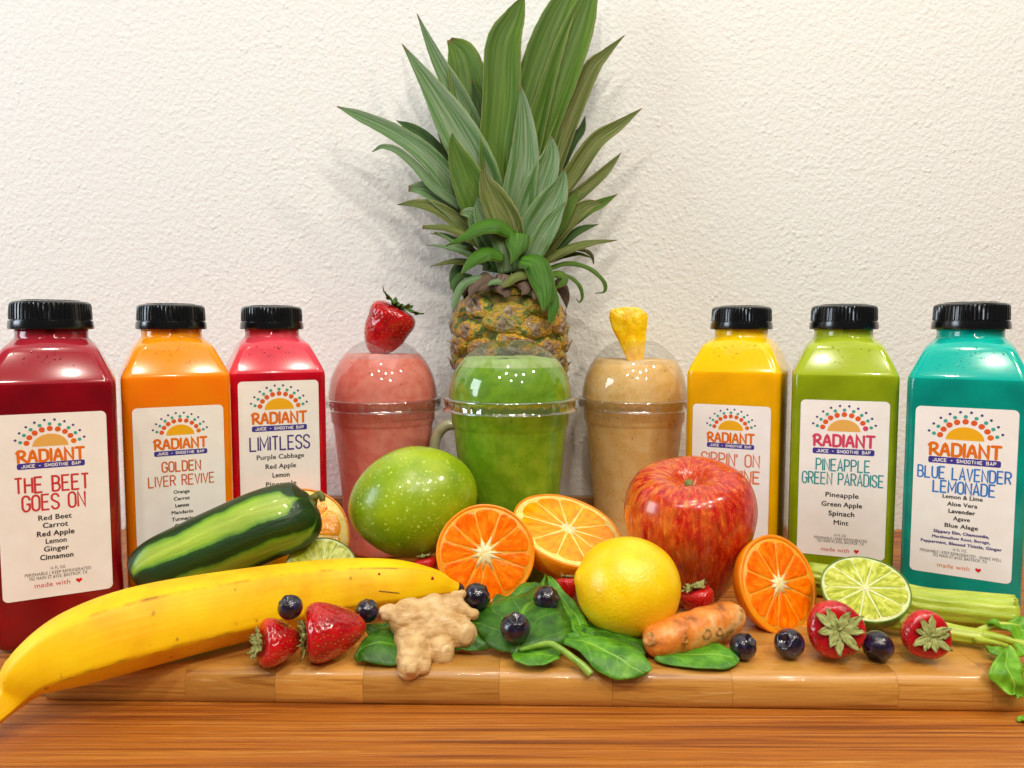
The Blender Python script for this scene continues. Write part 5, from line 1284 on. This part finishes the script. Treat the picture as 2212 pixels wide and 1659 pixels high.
# ------------------------------------------------------------------ spinach
def green_mat(name, cols, vein, rough=.35):
    m = mat(name, cols, rough=rough+.14, nscale=1.3, coat=0, sss=.1, bump=.05, bscale=1.6, spec=.5, croughness=.2)
    nt = m.node_tree; N = nt.nodes; L = nt.links; b_ = N['Principled BSDF']; src = b_.inputs['Base Color'].links[0].from_socket
    tc = N.new('ShaderNodeTexCoord'); sp = N.new('ShaderNodeSeparateXYZ'); L.new(tc.outputs['UV'], sp.inputs[0])
    s1 = N.new('ShaderNodeMath'); s1.operation = 'SUBTRACT'; s1.inputs[1].default_value = .5; L.new(sp.outputs[0], s1.inputs[0])
    ab = N.new('ShaderNodeMath'); ab.operation = 'ABSOLUTE'; L.new(s1.outputs[0], ab.inputs[0])
    # herringbone of side veins: fract(v*6 - |u|*3)
    m1 = N.new('ShaderNodeMath'); m1.operation = 'MULTIPLY'; m1.inputs[1].default_value = 5; L.new(sp.outputs[1], m1.inputs[0])
    m2 = N.new('ShaderNodeMath'); m2.operation = 'MULTIPLY_ADD'; L.new(ab.outputs[0], m2.inputs[0]); m2.inputs[1].default_value = -3.2; L.new(m1.outputs[0], m2.inputs[2])
    nn = N.new('ShaderNodeTexNoise'); nn.inputs['Scale'].default_value = 4; L.new(tc.outputs['UV'], nn.inputs['Vector'])
    m3 = N.new('ShaderNodeMath'); m3.operation = 'ADD'; L.new(m2.outputs[0], m3.inputs[0]); L.new(nn.outputs[0], m3.inputs[1])
    pp = N.new('ShaderNodeMath'); pp.operation = 'PINGPONG'; pp.inputs[1].default_value = .5; L.new(m3.outputs[0], pp.inputs[0])
    r1 = N.new('ShaderNodeMapRange'); r1.inputs[1].default_value = .035; r1.inputs[2].default_value = .0; r1.inputs[4].default_value = .5; L.new(pp.outputs[0], r1.inputs[0])
    r2 = N.new('ShaderNodeMapRange'); r2.inputs[1].default_value = .03; r2.inputs[2].default_value = .008; r2.inputs[4].default_value = .8; L.new(ab.outputs[0], r2.inputs[0])
    mx = N.new('ShaderNodeMath'); mx.operation = 'MAXIMUM'; L.new(r1.outputs[0], mx.inputs[0]); L.new(r2.outputs[0], mx.inputs[1])
    mi = N.new('ShaderNodeMix'); mi.data_type = 'RGBA'; L.new(mx.outputs[0], mi.inputs[0]); L.new(src, mi.inputs[6]); mi.inputs[7].default_value = lin(vein)
    L.new(mi.outputs[2], b_.inputs['Base Color']); return m
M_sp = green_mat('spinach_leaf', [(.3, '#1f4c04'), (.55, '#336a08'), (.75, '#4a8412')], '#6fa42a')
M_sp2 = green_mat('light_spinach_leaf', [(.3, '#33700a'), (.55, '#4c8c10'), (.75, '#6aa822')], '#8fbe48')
M_stem = mat('spinach_stem', [(.3, '#6c9c28'), (.7, '#92b84a')], rough=.35, nscale=2, sss=.2, coat=.2)
def q6(x, y, D): return (1026+.3254*x, 1026+.3254*y, D)
def q5(x, y, D): return (486+.3254*x, 1026+.3254*y, D)
def spinach(name_label, st, m, stem=None, seed=0, **kw):
    mid_ = st[len(st)//2]; rt = thing('spinach_leaf', W(*mid_[0]), name_label, 'spinach leaf', None, 'spinach leaves on the board')
    sheet('blade', st, m, rt, seed=seed, **kw)
    if stem: tube('stem', local(rt, [W(*p) for p in stem[0]]), stem[1], M_stem, rt, 12, 5)
    return rt
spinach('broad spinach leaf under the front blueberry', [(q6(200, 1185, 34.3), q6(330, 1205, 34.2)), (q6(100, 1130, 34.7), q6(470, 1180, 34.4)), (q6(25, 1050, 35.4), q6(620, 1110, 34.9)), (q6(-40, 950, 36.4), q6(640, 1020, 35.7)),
        (q6(70, 860, 37.6), q6(610, 920, 36.9)), (q6(250, 800, 38.6), q6(570, 830, 38.1)), (q6(390, 730, 39.6), q6(520, 750, 39.4)), (q6(455, 690, 40.2), q6(480, 690, 40.2))], M_sp,
        ([q6(300, 1160, 34.2), q6(480, 1120, 34.0), q6(560, 1150, 33.7), q6(650, 1215, 33.4), q6(720, 1270, 33.2), q6(770, 1325, 33.0)], [.1, .14, .15, .16, .18, .19]), 1, wave=.3)
spinach('narrow folded spinach leaf pressed against the left of the lemon', [(q6(478, 680, 39.6), q6(495, 670, 39.6)), (q6(500, 770, 38.8), q6(575, 750, 38.9)), (q6(540, 880, 37.8), q6(680, 860, 38.2)), (q6(590, 980, 36.4), q6(740, 960, 37)),
        (q6(650, 1060, 35.4), q6(790, 1050, 35.8)), (q6(760, 1095, 34.9), q6(805, 1090, 35))], M_sp2, None, 2, wave=.25, belly=.5)
spinach('bright oval spinach leaf hanging over the front edge of the board', [(q6(585, 1125, 34.4), q6(610, 1085, 34.8)), (q6(680, 1165, 33.9), q6(740, 1075, 34.8)), (q6(745, 1235, 33.2), q6(890, 1085, 34.6)), (q6(830, 1310, 32.8), q6(1030, 1135, 34.0)),
        (q6(930, 1362, 32.6), q6(1120, 1195, 33.4)), (q6(1050, 1352, 32.7), q6(1172, 1275, 32.9)), (q6(1120, 1335, 32.8), q6(1165, 1305, 32.8))], M_sp2, None, 3, wave=.12, belly=.35)
spinach('small spinach leaf peeking out below the broad one', [(q6(245, 1195, 33.8), q6(262, 1190, 34.2)), (q6(265, 1245, 33.4), q6(330, 1170, 34.4)), (q6(370, 1262, 33.2), q6(440, 1160, 34.5)), (q6(480, 1258, 33.2), q6(540, 1150, 34.5)), (q6(565, 1225, 33.5), q6(575, 1165, 34.3))], M_sp2, None, 4, wave=.1)
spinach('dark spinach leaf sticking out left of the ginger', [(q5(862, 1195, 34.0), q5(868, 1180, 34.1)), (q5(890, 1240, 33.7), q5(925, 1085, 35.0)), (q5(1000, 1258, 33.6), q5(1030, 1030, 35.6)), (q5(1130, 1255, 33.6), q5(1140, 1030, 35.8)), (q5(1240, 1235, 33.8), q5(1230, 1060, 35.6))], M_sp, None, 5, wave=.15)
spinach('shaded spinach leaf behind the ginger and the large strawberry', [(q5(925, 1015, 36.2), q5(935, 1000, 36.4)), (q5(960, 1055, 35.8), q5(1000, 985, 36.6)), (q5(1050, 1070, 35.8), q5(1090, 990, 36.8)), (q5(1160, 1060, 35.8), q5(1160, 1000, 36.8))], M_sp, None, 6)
spinach('spinach leaf lying flat between ginger and broad leaf', [(q5(1500, 1150, 35.0), q5(1520, 1100, 35.4)), (q5(1580, 1168, 34.8), q5(1600, 1070, 35.6)), (q5(1690, 1165, 34.8), q5(1700, 1010, 36)), (q5(1800, 1140, 34.9), q5(1800, 1060, 35.6))], M_sp, None, 7, wave=.2)
spinach('spinach leaf underneath the turmeric root', [(q6(1190, 1215, 34.0), q6(1210, 1200, 34.2)), (q6(1290, 1255, 33.6), q6(1340, 1150, 34.9)), (q6(1450, 1292, 33.3), q6(1490, 1120, 35.1)), (q6(1610, 1295, 33.2), q6(1620, 1130, 35.0)), (q6(1715, 1275, 33.4), q6(1710, 1180, 34.5)), (q6(1756, 1245, 33.8), q6(1752, 1230, 34.0))], M_sp2, None, 8, wave=.12)
spinach('creased spinach leaf between the broad leaf and the lemon', [(q6(560, 1010, 36.4), q6(600, 990, 36.6)), (q6(560, 1060, 35.6), q6(680, 1000, 36.2)), (q6(590, 1100, 35.0), q6(760, 1030, 35.8)), (q6(680, 1130, 34.7), q6(830, 1070, 35.4)), (q6(790, 1130, 34.7), q6(850, 1100, 35))], M_sp2, None, 10, wave=.3)
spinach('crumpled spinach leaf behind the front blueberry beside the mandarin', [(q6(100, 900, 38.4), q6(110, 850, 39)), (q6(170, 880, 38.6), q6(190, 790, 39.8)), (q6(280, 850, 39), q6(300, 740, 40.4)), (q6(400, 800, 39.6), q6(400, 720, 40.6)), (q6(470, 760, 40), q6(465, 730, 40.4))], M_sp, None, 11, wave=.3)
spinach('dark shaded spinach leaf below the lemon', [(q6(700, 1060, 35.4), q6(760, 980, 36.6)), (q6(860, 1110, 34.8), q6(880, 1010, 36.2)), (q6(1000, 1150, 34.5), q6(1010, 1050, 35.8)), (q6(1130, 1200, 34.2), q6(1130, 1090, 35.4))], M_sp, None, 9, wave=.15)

# ------------------------------------------------------------------ celery
M_cel = mat('celery_stalk', [(.3, '#9cb428'), (.55, '#b8ca40'), (.75, '#cfdc6a')], rough=.35, nscale=1.0, stretch=(.3, 1, 4), bump=.03, bscale=3, bstretch=(.15, 2, 3), sss=.25, coat=.2)
M_cleaf = green_mat('celery_leaf', [(.3, '#4f8c0e'), (.55, '#6aa818'), (.75, '#86c02a')], '#a4d050')
ce = thing('celery_stick', W(2050, 1300, 39), 'cut celery stick lying in front of the teal bottle', 'celery')
def ridged(t, v): return (1+.05*math.cos(11*t))*(.62+.38*abs(math.sin(t/2+.3))) 
tube('stalk', local(ce, [W(1745, 1238, 42.0), W(1850, 1262, 41.0), W(1980, 1302, 39.6), W(2090, 1315, 38.6), W(2192, 1325, 37.9)]), [.62, .8, .88, .9, .92], M_cel, ce, 66, 8, lambda t, v: 1+.035*math.cos(11*t), up=Vector((0, -.6, 1)))
V, Fc = [], []       # frayed cut fibres at the end
for k_ in range(9):
    p = local(ce, [W(2192, 1296+k_*7, 37.3)])[0]; b0 = len(V); d_ = Vector((.22, -.02, 0))
    V += [p+Vector((0, 0, .06)), p-Vector((0, 0, .06)), p+Vector((0, .08, 0)), p+d_]; Fc += [(b0, b0+1, b0+3), (b0+1, b0+2, b0+3), (b0+2, b0, b0+3)]
link_mesh('frayed_end', V, Fc, M_cel, ce, False)
cl = thing('celery_bunch', W(2120, 1390, 36), 'leafy celery top reaching over the right edge of the board', 'celery')
tube('stalk', local(cl, [W(1880, 1330, 37.8), W(1990, 1352, 36.8), W(2070, 1370, 36.2), W(2125, 1377, 35.8)]), [.45, .44, .42, .36], M_cel, cl, 40, 6, lambda t, v: 1+.06*math.cos(8*t), up=Vector((0, -.6, 1)))
tube('stem', local(cl, [W(2110, 1374, 35.9), W(2150, 1376, 35.5), W(2230, 1398, 35.0), W(2300, 1420, 34.6)]), [.3, .22, .2, .2], M_cel, cl, 14, 5)
tube('stem', local(cl, [W(2105, 1382, 35.7), W(2150, 1389, 35.0), W(2180, 1398, 34.2), W(2195, 1415, 33.6)]), [.2, .13, .1, .08], M_cel, cl, 14, 5)
tube('stem', local(cl, [W(2112, 1368, 36.0), W(2135, 1355, 36.0), W(2160, 1348, 35.8), W(2200, 1352, 35.6)]), [.25, .16, .12, .08], M_cel, cl, 14, 5)
def qc(x, y, D): return (1944+.1953*x, 1242+.1953*y, D)
sheet('leaflet', [(qc(945, 600, 36.0), qc(950, 590, 36.2)), (qc(1010, 520, 36.0), qc(1030, 560, 35.6)), (qc(1130, 530, 36.2), qc(1130, 610, 35.4)), (qc(1280, 490, 36.4), qc(1240, 690, 35.2)), (qc(1420, 500, 36.4), qc(1380, 790, 34.8)), (qc(1560, 560, 36), qc(1560, 760, 34.8))], M_cleaf, cl, wave=.3, seed=3)
sheet('leaflet', [(qc(1165, 800, 33.9), qc(1215, 790, 33.9)), (qc(1075, 920, 33.2), qc(1300, 880, 33.4)), (qc(980, 1070, 32.6), qc(1340, 1000, 32.8)), (qc(1010, 1140, 32.4), qc(1380, 1120, 32.5)), (qc(1110, 1240, 32.2), qc(1400, 1250, 32.3)), (qc(1200, 1340, 32.0), qc(1380, 1340, 32.1)), (qc(1280, 1350, 32.0), qc(1340, 1350, 32.0))], M_cleaf, cl, wave=.25, seed=4)
sheet('leaflet', [(qc(940, 795, 35.0), qc(945, 785, 35.0)), (qc(985, 870, 34.4), qc(1040, 790, 34.8)), (qc(1060, 885, 34.2), qc(1130, 810, 34.6)), (qc(1130, 860, 34.2), qc(1160, 830, 34.4))], M_cleaf, cl, wave=.1, seed=5)
sheet('leaflet', [(qc(1240, 800, 34.6), qc(1250, 780, 34.8)), (qc(1310, 880, 34.0), qc(1350, 780, 34.8)), (qc(1420, 960, 33.6), qc(1450, 820, 34.4)), (qc(1560, 1000, 33.4), qc(1560, 900, 34.2))], M_cleaf, cl, wave=.2, seed=6)
sheet('leaflet', [(qc(1290, 1600, 31.9), qc(1310, 1585, 32.1)), (qc(1360, 1620, 31.7), qc(1370, 1575, 32.2)), (qc(1440, 1620, 31.6), qc(1450, 1570, 32.2)), (qc(1540, 1560, 31.8), qc(1540, 1540, 32))], M_cleaf, cl, wave=.1, seed=7)
